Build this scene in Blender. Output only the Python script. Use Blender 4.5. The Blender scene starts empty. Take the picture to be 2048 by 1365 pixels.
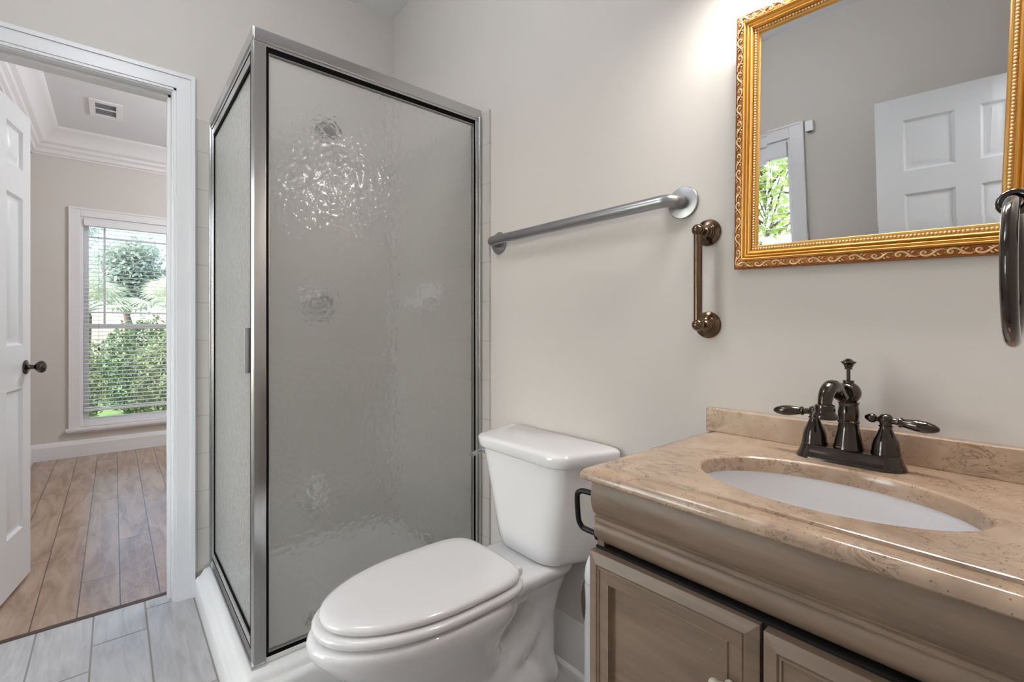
import bpy, bmesh, math, random
from mathutils import Matrix, Vector, noise
PI = math.pi
random.seed(7)
sc = bpy.context.scene

# ---------------------------------------------------------------- camera
cam_d = bpy.data.cameras.new('camera'); cam = bpy.data.objects.new('camera', cam_d)
sc.collection.objects.link(cam)
cam.location = (0, 0, 1.10)
cam.rotation_euler = (PI/2, 0, -math.radians(40.4))
cam_d.sensor_width = 36.0
cam_d.lens = 935.0/2048.0*36.0
cam_d.shift_y = -26.5/2048.0
cam_d.clip_start = 0.01
sc.camera = cam

# ---------------------------------------------------------------- world, sun, exposure
WEST_FILL = 19.0
w = bpy.data.worlds.new('sky'); sc.world = w; w.use_nodes = True
wn = w.node_tree.nodes; wl = w.node_tree.links
sky = wn.new('ShaderNodeTexSky'); sky.sky_type = 'NISHITA'; sky.sun_disc = False
sky.sun_elevation = math.radians(28); sky.sun_rotation = math.radians(-90)
sky.air_density = 1.0; sky.dust_density = .8; sky.ozone_density = 2.0
# clear sky plus a glow added westward for more light through the bathroom window
tc = wn.new('ShaderNodeTexCoord'); sx = wn.new('ShaderNodeSeparateXYZ'); wl.new(tc.outputs['Generated'], sx.inputs[0])
mr = wn.new('ShaderNodeMapRange'); mr.interpolation_type = 'SMOOTHSTEP'
mr.inputs[1].default_value = -.25; mr.inputs[2].default_value = -.85; mr.inputs[3].default_value = 0; mr.inputs[4].default_value = WEST_FILL
wl.new(sx.outputs[0], mr.inputs[0])
hz = wn.new('ShaderNodeVectorMath'); hz.operation = 'SCALE'; hz.inputs[0].default_value = (.94, .96, 1.0); wl.new(mr.outputs[0], hz.inputs['Scale'])
ad = wn.new('ShaderNodeVectorMath'); ad.operation = 'ADD'; wl.new(sky.outputs[0], ad.inputs[0]); wl.new(hz.outputs[0], ad.inputs[1])
wl.new(ad.outputs[0], wn['Background'].inputs[0])
wn['Background'].inputs[1].default_value = 0.38
sd = bpy.data.lights.new('sun', 'SUN'); sd.energy = 5.8; sd.angle = 0.02; sd.color = (1, .95, .86)
so = bpy.data.objects.new('sun', sd); sc.collection.objects.link(so)
so.rotation_euler = Vector((.04, .55, -1.0)).to_track_quat('-Z', 'Y').to_euler()
vs = sc.view_settings
vs.view_transform = 'Standard'; vs.look = 'None'; vs.gamma = 1.0; vs.use_curve_mapping = False
vs.exposure = 0.54
VANITY_GLOW, CEILING_FILL, BEDROOM_FILL = 112.0, 7.8, 37.0
cy = sc.cycles
cy.max_bounces = 12; cy.diffuse_bounces = 6; cy.glossy_bounces = 6; cy.transmission_bounces = 10
cy.transparent_max_bounces = 12; cy.sample_clamp_indirect = 6.0

# ---------------------------------------------------------------- mesh helpers
def new(): return bmesh.new()

def box(bm, x0, x1, y0, y1, z0, z1):
    v = [bm.verts.new((x, y, z)) for x in (x0, x1) for y in (y0, y1) for z in (z0, z1)]
    for q in ((0,1,3,2), (4,6,7,5), (0,4,5,1), (2,3,7,6), (0,2,6,4), (1,5,7,3)):
        bm.faces.new([v[i] for i in q])

def loft(bm, rings, cap0=True, cap1=True, closed=False):
    vr = [[bm.verts.new(p) for p in r] for r in rings]
    n = len(vr[0])
    pairs = list(zip(vr, vr[1:])) + ([(vr[-1], vr[0])] if closed else [])
    for a, b in pairs:
        for i in range(n):
            j = (i+1) % n
            bm.faces.new((a[i], a[j], b[j], b[i]))
    if not closed:
        if cap0: bm.faces.new(vr[0][::-1])
        if cap1: bm.faces.new(vr[-1])
    return vr

def frame_of(d):
    d = Vector(d).normalized()
    up = Vector((0,0,1)) if abs(d.z) < .9 else Vector((1,0,0))
    a = d.cross(up).normalized(); b = d.cross(a).normalized()
    return a, b, d

def lathe(bm, prof, base, axis=(0,0,1), seg=32):
    """prof = [(radius, distance along axis)]"""
    a, b, d = frame_of(axis); base = Vector(base)
    rings = []
    for r, h in prof:
        r = max(r, 1e-5)
        rings.append([base + d*h + (a*math.cos(2*PI*i/seg) + b*math.sin(2*PI*i/seg))*r for i in range(seg)])
    loft(bm, rings)

def smooth_path(pts, n=6):
    P = [Vector(p) for p in pts]; out = []
    for i in range(len(P)-1):
        p0 = P[max(i-1,0)]; p1 = P[i]; p2 = P[i+1]; p3 = P[min(i+2,len(P)-1)]
        for k in range(n):
            t = k/n
            out.append(.5*((2*p1) + (p2-p0)*t + (2*p0-5*p1+4*p2-p3)*t*t + (3*p1-p0-3*p2+p3)*t**3))
    out.append(P[-1]); return out

def tube(bm, pts, r, seg=14, closed=False, squash=1.0):
    P = [Vector(p) for p in pts]; n = len(P); rings = []; a = None
    for i in range(n):
        if closed: d = (P[(i+1) % n] - P[i-1]).normalized()
        else: d = (P[min(i+1,n-1)] - P[max(i-1,0)]).normalized()
        if a is None: a, b, _ = frame_of(d)
        else:
            a = (a - d*a.dot(d)).normalized(); b = d.cross(a)
        rr = r[i] if isinstance(r, (list, tuple)) else r
        rings.append([P[i] + a*math.cos(2*PI*k/seg)*rr + b*math.sin(2*PI*k/seg)*rr*squash for k in range(seg)])
    loft(bm, rings, closed=closed)

def ball(bm, c, r, seg=12, scale=(1,1,1)):
    m = Matrix.Translation(c) @ Matrix.Diagonal((r*scale[0], r*scale[1], r*scale[2], 1))
    bmesh.ops.create_uvsphere(bm, u_segments=seg, v_segments=max(6, seg*2//3), radius=1, matrix=m)

def prism(bm, poly, p0, p1):
    """poly: list of 3D offsets swept from p0 to p1"""
    p0, p1 = Vector(p0), Vector(p1)
    loft(bm, [[p0+Vector(q) for q in poly], [p1+Vector(q) for q in poly]])

def rrect(x0, x1, y0, y1, r, z, n=5):
    pts = []
    for cx, cy_, a0 in ((x1-r, y1-r, 0), (x0+r, y1-r, PI/2), (x0+r, y0+r, PI), (x1-r, y0+r, 1.5*PI)):
        for k in range(n+1):
            a = a0 + PI/2*k/n
            pts.append(Vector((cx+r*math.cos(a), cy_+r*math.sin(a), z)))
    return pts

def rpoly(poly, r, z, n=5):
    """rounded corners of a 2D convex polygon"""
    out = []; m = len(poly)
    for i in range(m):
        p = Vector(poly[i]); a = (Vector(poly[i-1])-p).normalized(); b = (Vector(poly[(i+1) % m])-p).normalized()
        rr = r[i] if isinstance(r, (list, tuple)) else r
        s, e = p+a*rr, p+b*rr
        for k in range(n+1):
            t = k/n
            q = s*(1-t)**2 + p*2*t*(1-t) + e*t*t
            out.append(Vector((q.x, q.y, z)))
    return out

def origin(o):
    v = Vector((0,0,0))
    while o: v += o.location; o = o.parent
    return v

def obj(name, bm, m, parent=None, smooth=35, bevel=0, bseg=2, local=False, loc=None):
    """one mesh object; vertices are given in world space and moved to the thing's origin"""
    bmesh.ops.recalc_face_normals(bm, faces=bm.faces)
    if parent is not None and not local:
        bmesh.ops.translate(bm, verts=bm.verts, vec=-origin(parent))
    elif parent is None and loc is not None:
        bmesh.ops.translate(bm, verts=bm.verts, vec=-Vector(loc))
    me = bpy.data.meshes.new(name); bm.to_mesh(me); bm.free()
    o = bpy.data.objects.new(name, me); sc.collection.objects.link(o)
    me.materials.append(m)
    if smooth:
        for p in me.polygons: p.use_smooth = True
        me.set_sharp_from_angle(angle=math.radians(smooth))
    if bevel:
        b = o.modifiers.new('bevel', 'BEVEL'); b.width = bevel; b.segments = bseg; b.limit_method = 'ANGLE'
        b.angle_limit = math.radians(40)
        wn_ = o.modifiers.new('wn', 'WEIGHTED_NORMAL'); wn_.keep_sharp = False
        for p in me.polygons: p.use_smooth = True
        if smooth: me.set_sharp_from_angle(angle=math.radians(180))
    if parent is not None: o.parent = parent
    elif loc is not None: o.location = loc
    return o

def tag(o, label, cat, group=None):
    o['label'] = label; o['category'] = cat
    if group: o['group'] = group
    return o

def thing(name, label, cat, loc, rot=(0,0,0), group=None):
    o = bpy.data.objects.new(name, None); sc.collection.objects.link(o)
    o.empty_display_size = .05
    o.location = loc; o.rotation_euler = rot
    return tag(o, label, cat, group)

def struct(name, bm, m, label=None, cat=None, bevel=0, smooth=35, loc=None):
    o = obj(name, bm, m, None, smooth=smooth, bevel=bevel, loc=loc)
    o['kind'] = 'structure'
    o['label'] = label; o['category'] = cat or name.split('_')[0]
    return o

# ---------------------------------------------------------------- material helpers
def rgb(r, g, b):
    f = lambda c: (c/255/12.92) if c/255 <= .04045 else ((c/255+.055)/1.055)**2.4
    return (f(r), f(g), f(b), 1)

class N:
    """small wrapper for node trees"""
    def __init__(s, name):
        s.m = bpy.data.materials.new(name); s.m.use_nodes = True
        s.t = s.m.node_tree; s.b = s.t.nodes['Principled BSDF']
        s.out = s.t.nodes['Material Output']
    def n(s, typ, ins=None, **kw):
        nd = s.t.nodes.new(typ)
        for k, v in kw.items(): setattr(nd, k, v)
        for k, v in (ins or {}).items():
            if isinstance(v, bpy.types.NodeSocket): s.t.links.new(v, nd.inputs[k])
            else: nd.inputs[k].default_value = v
        return nd
    def math(s, op, a, b=0.0, c=None):
        d = {0: a, 1: b}
        if c is not None: d[2] = c
        return s.n('ShaderNodeMath', d, operation=op).outputs[0]
    def set(s, **kw):
        for k, v in kw.items():
            k = k.replace('_', ' ')
            if isinstance(v, bpy.types.NodeSocket): s.t.links.new(v, s.b.inputs[k])
            else: s.b.inputs[k].default_value = v
        return s
    def coord(s, which='Object'): return s.n('ShaderNodeTexCoord').outputs[which]
    def pos(s): return s.n('ShaderNodeNewGeometry').outputs['Position']
    def noise(s, scale, detail=4, rough=.55, vec=None, dist=0):
        nd = s.n('ShaderNodeTexNoise', {'Scale': scale, 'Detail': detail, 'Roughness': rough, 'Distortion': dist})
        if vec is not None: s.t.links.new(vec, nd.inputs['Vector'])
        return nd.outputs[0]
    def ramp(s, fac, stops):
        nd = s.n('ShaderNodeValToRGB', {0: fac}); e = nd.color_ramp.elements
        while len(e) < len(stops): e.new(.5)
        for el, (p, c) in zip(e, stops): el.position = p; el.color = c
        return nd.outputs[0]
    def mix(s, fac, a, b, blend='MIX'):
        nd = s.n('ShaderNodeMix', data_type='RGBA', blend_type=blend)
        for idx, v in ((0, fac), (6, a), (7, b)):
            if isinstance(v, bpy.types.NodeSocket): s.t.links.new(v, nd.inputs[idx])
            else: nd.inputs[idx].default_value = v
        return nd.outputs[2]
    def bump(s, h, strength=.2, dist=.002):
        nd = s.n('ShaderNodeBump', {'Height': h, 'Strength': strength, 'Distance': dist})
        s.t.links.new(nd.outputs[0], s.b.inputs['Normal']); return s

def plain(name, col, rough=.5, metal=0.0, coat=0.0, bump=None, spec=.5):
    k = N(name).set(Base_Color=col, Roughness=rough, Metallic=metal, Coat_Weight=coat)
    k.b.inputs['Specular IOR Level'].default_value = spec
    if bump: k.bump(k.noise(bump[0], 3, vec=k.pos()), bump[1], bump[2])
    return k.m

M = {}
# painted plaster: faint roller stipple and a few marks
def paint(name, col):
    k = N(name); p = k.pos()
    n1 = k.noise(1.3, 3, vec=p)
    c = k.mix(n1, col, tuple(x*.965 for x in col[:3])+(1,))
    k.set(Base_Color=c, Roughness=.55)
    k.b.inputs['Specular IOR Level'].default_value = .3
    k.bump(k.noise(260, 3, vec=p), .12, .0006)
    return k.m
M['wall'] = paint('beige wall paint', rgb(209, 203, 197))
M['ceiling'] = paint('ceiling paint', rgb(226, 228, 231))
M['trim'] = plain('white trim paint', rgb(226, 225, 226), .32, bump=(60, .06, .001))
M['door'] = plain('white door paint', rgb(222, 224, 226), .28, bump=(50, .05, .001))
M['porcelain'] = plain('white porcelain', rgb(234, 233, 234), .08, coat=.6)
M['seat'] = plain('white enamel seat', rgb(230, 228, 228), .16, coat=.4)
M['acrylic'] = plain('white acrylic', rgb(231, 231, 229), .25, coat=.2)
M['plastic'] = plain('white plastic', rgb(228, 228, 228), .35)
M['brownplastic'] = plain('dark brown plastic', rgb(84, 70, 56), .45)
M['vinyl'] = plain('white vinyl', rgb(230, 230, 232), .35)
M['blackrubber'] = plain('black gasket', rgb(10, 11, 11), .8, spec=.1)
M['darkgap'] = plain('gap shade and backing black', rgb(18, 13, 10), .8)
M['black'] = plain('black metal', rgb(34, 34, 34), .35, .6)
M['screw'] = plain('dark hole', rgb(14, 11, 9), .6)

def brushed(name, col, rough, sc_=(4, 4, 300), strength=.05):
    k = N(name)
    mp = k.n('ShaderNodeMapping', {'Vector': k.pos(), 'Scale': sc_})
    n = k.noise(6, 4, vec=mp.outputs[0])
    k.set(Base_Color=col, Metallic=1.0, Roughness=k.math('MULTIPLY_ADD', n, .14, rough-.07))
    k.bump(n, strength, .0004); return k.m
M['chrome'] = plain('chrome', rgb(205, 208, 212), .12, 1.0)
M['aluminium'] = plain('bright aluminium', rgb(196, 196, 197), .2, 1.0)
M['nickel'] = brushed('brushed steel', rgb(164, 164, 166), .33, (60, 4, 300))
def bronze(name, dark, light, rough):
    k = N(name); n = k.noise(14, 4, vec=k.pos())
    k.set(Base_Color=k.mix(n, dark, light), Metallic=.92, Roughness=k.math('MULTIPLY_ADD', n, .12, rough-.06), Coat_Weight=.9)
    k.b.inputs['Coat Roughness'].default_value = .07
    return k.m
M['bronze'] = bronze('oil rubbed bronze', rgb(38, 32, 27), rgb(72, 59, 48), .13)
M['bronze_warm'] = bronze('warm bronze', rgb(66, 48, 32), rgb(116, 86, 56), .2)
M['gold'] = plain('gold leaf', rgb(212, 166, 92), .3, .85)
M['gold_pale'] = plain('pale gold highlight', rgb(238, 200, 150), .34, .7)
M['gold_dark'] = plain('antique gold ground', rgb(150, 92, 44), .42, .6)
M['mirror'] = plain('mirror silver', (.80, .81, .81, 1), .0, 1.0)

# stone top: tan with dark flecks and short veins
k = N('tan stone'); p = k.pos()
big = k.noise(7, 5, .6, vec=p, dist=.6)
c = k.ramp(big, [(.30, rgb(154, 130, 110)), (.52, rgb(182, 156, 133)), (.72, rgb(202, 178, 155))])
mp = k.n('ShaderNodeMapping', {'Vector': p, 'Scale': (1, .6, 1), 'Rotation': (0, 0, .5)})
vein = k.math('ABSOLUTE', k.math('SUBTRACT', k.noise(26, 6, .65, vec=mp.outputs[0], dist=1.4), .5))
vmask = k.math('MULTIPLY', k.ramp(vein, [(0, (1,1,1,1)), (.032, (0,0,0,1))]), k.ramp(k.noise(11, 3, vec=p), [(.44, (0,0,0,1)), (.56, (1,1,1,1))]))
c = k.mix(k.math('MULTIPLY', vmask, .62), c, rgb(96, 74, 58))
sp = k.n('ShaderNodeTexVoronoi', {'Vector': p, 'Scale': 130})
smask = k.math('MULTIPLY', k.math('LESS_THAN', sp.outputs['Distance'], .17), k.math('GREATER_THAN', k.noise(30, 2, vec=p), .50))
c = k.mix(k.math('MULTIPLY', smask, .6), c, rgb(80, 64, 54))
k.set(Base_Color=c, Roughness=.17, Coat_Weight=.2)
M['stone'] = k.m

# grey-brown glazed cabinet wood
k = N('taupe cabinet paint'); p = k.pos()
mp = k.n('ShaderNodeMapping', {'Vector': p, 'Scale': (6, 1.2, 9)})
n1 = k.noise(4, 6, .6, vec=mp.outputs[0], dist=.8)
c = k.ramp(n1, [(.3, rgb(118, 98, 82)), (.7, rgb(144, 122, 104))])
chip = k.math('GREATER_THAN', k.noise(55, 2, .4, vec=p), .80)
c = k.mix(chip, c, rgb(200, 188, 174))
k.set(Base_Color=c, Roughness=.42); k.bump(n1, .06, .001)
M['cabinet'] = k.m

# plank floors: width w across x, length L along y
def planks(name, x0, w_, L, shift, y0, gap, cols, groutc, rough, figure, figure_lines=False):
    k = N(name); p = k.pos()
    s = k.n('ShaderNodeSeparateXYZ', {0: p})
    u = k.math('DIVIDE', k.math('SUBTRACT', s.outputs[0], x0), w_)
    col = k.math('FLOOR', u)
    fu = k.math('SUBTRACT', u, col)
    v = k.math('DIVIDE', k.math('SUBTRACT', k.math('SUBTRACT', s.outputs[1], y0), k.math('MULTIPLY', col, shift)), L)
    row = k.math('FLOOR', v)
    fv = k.math('SUBTRACT', v, row)
    du = k.math('MULTIPLY', k.math('MINIMUM', fu, k.math('SUBTRACT', 1.0, fu)), w_)
    dv = k.math('MULTIPLY', k.math('MINIMUM', fv, k.math('SUBTRACT', 1.0, fv)), L)
    dist = k.math('MINIMUM', du, dv)
    line = k.math('LESS_THAN', dist, gap)
    cid = k.n('ShaderNodeCombineXYZ', {0: col, 1: row, 2: 3.0})
    rnd = k.n('ShaderNodeTexWhiteNoise', {'Vector': cid.outputs[0]}, noise_dimensions='3D').outputs['Value']
    off = k.n('ShaderNodeVectorMath', {0: p, 1: k.n('ShaderNodeCombineXYZ', {0: k.math('MULTIPLY', rnd, 7.0), 1: k.math('MULTIPLY', rnd, 31.0), 2: 0.0}).outputs[0]}, operation='ADD').outputs[0]
    mp = k.n('ShaderNodeMapping', {'Vector': off, 'Scale': figure[0]})
    g = k.noise(figure[1], 6, .6, vec=mp.outputs[0], dist=figure[2])
    c = k.ramp(g, [(.25, cols[0]), (.5, cols[1]), (.78, cols[2])])
    tone = k.math('MULTIPLY_ADD', rnd, figure[3], 1.0-figure[3]*.5)
    c = k.mix(1.0, c, k.n('ShaderNodeCombineColor', {0: tone, 1: tone, 2: tone}).outputs[0], 'MULTIPLY')
    rough_s = rough
    if figure_lines:
        g2 = k.noise(2.2, 4, .6, vec=mp.outputs[0], dist=1.2)
        f = k.math('FRACT', k.math('MULTIPLY', g2, 11.0))
        m_ = k.math('MULTIPLY', k.ramp(k.math('ABSOLUTE', k.math('SUBTRACT', f, .5)), [(0, (1,1,1,1)), (.13, (0,0,0,1))]), k.ramp(k.noise(3, 3, vec=p), [(.42, (0,0,0,1)), (.62, (1,1,1,1))]))
        c = k.mix(k.math('MULTIPLY', m_, .62), c, rgb(184, 162, 142))
    c = k.mix(line, c, groutc)
    k.set(Base_Color=c, Roughness=rough_s)
    if figure_lines: k.b.inputs['IOR'].default_value = 1.9
    h = k.math('MULTIPLY_ADD', k.ramp(dist, [(0, (0,0,0,1)), (.004, (1,1,1,1))]), 1.0, k.math('MULTIPLY', g, figure[4]))
    if not figure_lines: k.bump(h, .5, .002)
    return k
M['tile_floor'] = planks('grey plank tile', -.213, .1535, .61, .152, 2.015, .0028,
    (rgb(168, 166, 166), rgb(186, 184, 184), rgb(200, 199, 199)), rgb(142, 137, 132), .27, ((9, 1.2, 1), 5, .6, .10, .25)).m
kk = planks('hand scraped plank floor', -.235, .127, 1.22, .433, 2.30, .0019,
    (rgb(118, 92, 72), rgb(156, 128, 105), rgb(186, 160, 137)), rgb(60, 45, 35), .24, ((9, 1.6, 1), 1.6, .8, .16, .08), figure_lines=True)
M['wood_floor'] = kk.m
# shower wall tile
k = N('beige wall tile'); p = k.pos()
s = k.n('ShaderNodeSeparateXYZ', {0: p})
def grid(a, o, L, g):
    u = k.math('DIVIDE', k.math('SUBTRACT', a, o), L); f = k.math('FRACT', u)
    return k.math('LESS_THAN', k.math('MULTIPLY', k.math('MINIMUM', f, k.math('SUBTRACT', 1.0, f)), L), g)
gl = k.math('MAXIMUM', grid(s.outputs[2], .115, .1555, .0013), grid(k.math('ADD', s.outputs[0], s.outputs[1]), .70, .31, .0013))
c = k.mix(k.noise(6, 4, vec=p), rgb(188, 183, 175), rgb(200, 195, 188))
k.set(Base_Color=k.mix(gl, c, rgb(166, 161, 153)), Roughness=.28)
k.bump(k.math('SUBTRACT', 1.0, gl), .2, .001)
M['wall_tile'] = k.m

# pebbled obscure glass
def obscure(name, col, scale, strength, rough, milk):
    k = N(name); p = k.pos()
    v = k.n('ShaderNodeTexVoronoi', {'Vector': k.n('ShaderNodeVectorMath', {0: p, 1: k.n('ShaderNodeVectorMath', {0: k.n('ShaderNodeTexNoise', {'Vector': p, 'Scale': 40.0}).outputs['Color'], 'Scale': .012}, operation='SCALE').outputs[0]}, operation='ADD').outputs[0], 'Scale': scale, 'Smoothness': 1.0}, feature='SMOOTH_F1')
    h = k.math('ADD', k.math('MULTIPLY', v.outputs['Distance'], 1.0), k.math('MULTIPLY', k.noise(scale*.55, 2, vec=p), .6))
    k.set(Base_Color=col, Roughness=rough, Transmission_Weight=1.0, IOR=1.52)
    k.bump(h, strength, .006)
    tl = k.n('ShaderNodeBsdfTranslucent', {0: (.90, .90, .89, 1)})
    df = k.n('ShaderNodeBsdfDiffuse', {0: (.92, .92, .90, 1)})
    fr = k.n('ShaderNodeMixShader', {0: .4, 1: df.outputs[0], 2: tl.outputs[0]})
    mx = k.n('ShaderNodeMixShader', {0: milk, 1: k.b.outputs[0], 2: fr.outputs[0]})
    k.t.links.new(mx.outputs[0], k.out.inputs[0])
    return k.m
M['obscure'] = obscure('pebbled obscure glass', (.99, .99, .985, 1), 62, .38, .12, .22)
M['obscure_door'] = obscure('fine pebbled door glass', (.93, .95, .95, 1), 90, .20, .20, .18)
k = N('clear pane'); k.set(Base_Color=(.97, .985, .98, 1), Roughness=0.0, Transmission_Weight=1.0, IOR=1.45)
tr = k.n('ShaderNodeBsdfTransparent', {0: (.95, .97, .97, 1)})
mx = k.n('ShaderNodeMixShader', {0: k.math('MULTIPLY_ADD', k.n('ShaderNodeFresnel', {0: 1.45}).outputs[0], .9, 0.0)})
gls = k.n('ShaderNodeBsdfGlossy', {'Roughness': .0})
k.t.links.new(tr.outputs[0], mx.inputs[1]); k.t.links.new(gls.outputs[0], mx.inputs[2]); k.t.links.new(mx.outputs[0], k.out.inputs[0])
M['pane'] = k.m

def glow(name, col, strength):
    k = N(name); k.set(Base_Color=(.9,.9,.9,1), Roughness=.4, Emission_Color=col, Emission_Strength=strength); k.m.cycles.emission_sampling = 'FRONT'; return k.m
M['vanity_glow'] = glow('lit vanity bulb', (1, .955, .91, 1), VANITY_GLOW)
M['ceiling_fill'] = glow('ceiling fill glow', (.90, .94, 1, 1), CEILING_FILL)
M['hall_fill'] = glow('hallway fill glow', (.93, .95, 1, 1), 17.0)
M['bedroom_fill'] = glow('bedroom fill glow', (.93, .96, 1, 1), BEDROOM_FILL)
k = N('frosted shade glass'); k.set(Base_Color=(.86, .86, .85, 1), Roughness=.3)
tl = k.n('ShaderNodeBsdfTranslucent', {0: (.9, .87, .82, 1)})
mx = k.n('ShaderNodeMixShader', {0: .11, 1: k.b.outputs[0], 2: tl.outputs[0]}); k.t.links.new(mx.outputs[0], k.out.inputs[0])
M['frosted'] = k.m
def leafy(name, a, b, trans=.3):
    k = N(name)
    r = k.n('ShaderNodeObjectInfo').outputs['Random']
    n = k.noise(9, 3, vec=k.pos())
    k.set(Base_Color=k.mix(n, a, b), Roughness=.5); k.b.inputs['Specular IOR Level'].default_value = .4
    tl = k.n('ShaderNodeBsdfTranslucent', {0: b})
    mx = k.n('ShaderNodeMixShader', {0: trans, 1: k.b.outputs[0], 2: tl.outputs[0]})
    k.t.links.new(mx.outputs[0], k.out.inputs[0]); return k.m
M['leaf_hedge'] = leafy('hedge leaf', rgb(72, 86, 58), rgb(142, 150, 106))
M['leaf_dark'] = leafy('dark leaf', rgb(52, 74, 48), rgb(104, 126, 84))
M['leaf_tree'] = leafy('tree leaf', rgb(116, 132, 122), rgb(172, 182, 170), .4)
M['leaf_bright'] = leafy('bright leaf', rgb(100, 126, 62), rgb(170, 190, 108), .45)
M['leaf_palm'] = leafy('palm leaf', rgb(134, 148, 118), rgb(218, 222, 204), .3)
M['bark'] = plain('bark', rgb(104, 92, 80), .9, bump=(30, .6, .02))
M['soil'] = plain('mulch', rgb(112, 102, 94), .95, bump=(25, .6, .03))
M['lawn'] = plain('lawn', rgb(96, 118, 58), .9, bump=(50, .6, .03))

# ---------------------------------------------------------------- measures (metres)
XR, XL, YD, YN, ZC = 1.13, -1.20, 2.31, -0.07, 2.74      # right, left, back, front wall faces, ceiling
YD2, YB, XBL, XBR = 2.43, 5.45, -0.52, 2.90              # bedroom side of back wall, bedroom back wall, bedroom sides
OX0, OX1, OZ = -0.39, 0.18, 2.05                         # doorway in the back wall

# ---------------------------------------------------------------- room shell
b = new(); box(b, XL-.12, XR+.12, YN-.12, 2.395, -.1, 0)
struct('floor', b, M['tile_floor'], 'grey wood-look plank tile floor of the bathroom', smooth=0)
b = new(); box(b, XBL-.12, XBR+.12, 2.405, YB+.12, -.1, 0)
struct('floor_bedroom', b, M['wood_floor'], 'brown hand-scraped plank floor beyond the doorway', 'floor', smooth=0)
b = new(); box(b, OX0, OX1, 2.388, 2.412, -.05, .002)
struct('trim_1', b, plain('dark threshold strip', rgb(70, 54, 42), .5), 'thin dark seam strip where tile meets wood planks', 'threshold', smooth=0)
b = new(); box(b, XR, XR+.12, YN-.12, YD2, 0, ZC)
struct('wall_right', b, M['wall'], 'beige wall carrying the mirror and grab bar', smooth=0)
b = new()
box(b, XL-.12, OX0, YD, YD2, 0, ZC); box(b, OX1, XBR+.12, YD, YD2, 0, ZC); box(b, OX0, OX1, YD, YD2, OZ, ZC)
struct('wall_back', b, M['wall'], 'beige wall around the open doorway behind the shower', smooth=0)
WY0, WY1, WZ0, WZ1 = 1.13, 2.03, .30, 2.06
b = new()
box(b, XL-.12, XL, YN-.12, WY0, 0, ZC); box(b, XL-.12, XL, WY1, YD, 0, ZC)
box(b, XL-.12, XL, WY0, WY1, 0, WZ0); box(b, XL-.12, XL, WY0, WY1, WZ1, ZC)
struct('wall_left', b, M['wall'], 'beige wall with a window seen in the mirror', smooth=0)
EX0, EX1 = -1.075, -.335
b = new()
box(b, XL, EX0, YN-.12, YN, 0, ZC); box(b, EX1, XR, YN-.12, YN, 0, ZC); box(b, EX0, EX1, YN-.12, YN, OZ, ZC)
struct('wall_front', b, M['wall'], 'beige wall carrying the towel ring', smooth=0)
b = new(); box(b, XL-.12, XR+.12, YN-.12, YD2, ZC, ZC+.1)
struct('ceiling', b, M['ceiling'], 'pale ceiling of the bathroom', smooth=0)
b = new(); box(b, XBL-.12, XBR+.12, YD2, YB+.12, ZC, ZC+.1)
struct('ceiling_bedroom', b, M['ceiling'], 'white ceiling beyond the doorway', 'ceiling', smooth=0)
BX0, BX1, BZ0, BZ1 = -.225, .545, .25, 2.06              # bedroom window opening
b = new()
box(b, XBL-.12, BX0, YB, YB+.12, 0, ZC); box(b, BX1, XBR+.12, YB, YB+.12, 0, ZC)
box(b, BX0, BX1, YB, YB+.12, 0, BZ0); box(b, BX0, BX1, YB, YB+.12, BZ1, ZC)
struct('wall_bedroom_back', b, M['wall'], 'beige wall beyond the doorway, with the tall window', 'wall', smooth=0)
b = new(); box(b, XBL-.12, XBL, YD2, YB, 0, ZC)
struct('wall_bedroom_left', b, M['wall'], 'beige side wall behind the open door', 'wall', smooth=0)
b = new(); box(b, XBR, XBR+.12, YD2, YB, 0, ZC)
struct('wall_bedroom_right', b, M['wall'], 'beige wall on the far side of the bedroom', 'wall', smooth=0)
b = new(); box(b, EX0-.6, XR+.12, YN-.12-1.3, YN-.12-1.2, 0, ZC); 
box(b, EX0-.7, EX0-.6, YN-1.42, YN-.12, 0, ZC); box(b, EX0-.7, XR+.12, YN-1.42, YN-.12, ZC, ZC+.1); box(b, EX0-.7, XR+.12, YN-1.42, YN-.12, -.1, 0)
box(b, XR, XR+.12, YN-1.42, YN-.12, 0, ZC)
struct('wall_hall', b, M['wall'], 'plain hallway outside the entry door', 'wall', smooth=0)

# baseboards: tall colonial profile, (out, up)
BB = [(0, 0), (.016, 0), (.016, .105), (.013, .115), (.013, .122), (.010, .13), (.006, .148), (.003, .158), (0, .16)]
BB2 = [(0, 0), (.018, 0), (.018, .105), (.013, .112), (.012, .125), (.005, .137), (0, .14)]
def baseboard(name, prof, p0, p1, out, label):
    b = new(); prism(b, [Vector(out)*u + Vector((0,0,v)) for u, v in prof], p0, p1)
    return struct(name, b, M['trim'], label, 'baseboard')
baseboard('baseboard_right', BB, (XR, .58, 0), (XR, 1.455, 0), (-1,0,0), 'white colonial baseboard behind the toilet')
baseboard('baseboard_back', BB, (XL, YD, 0), (OX0-.075, YD, 0), (0,-1,0), 'white baseboard beside the doorway casing')
baseboard('baseboard_left', BB, (XL, YN, 0), (XL, YD-.017, 0), (1,0,0), 'white baseboard under the bathroom window')
baseboard('baseboard_bedroom', BB2, (XBL, YB, 0), (XBR, YB, 0), (0,-1,0), 'white baseboard below the tall window beyond the doorway')
baseboard('baseboard_bedroom_left', BB2, (XBL, YD2+.03, 0), (XBL, YB-.02, 0), (1,0,0), 'white baseboard behind the open door')
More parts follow.
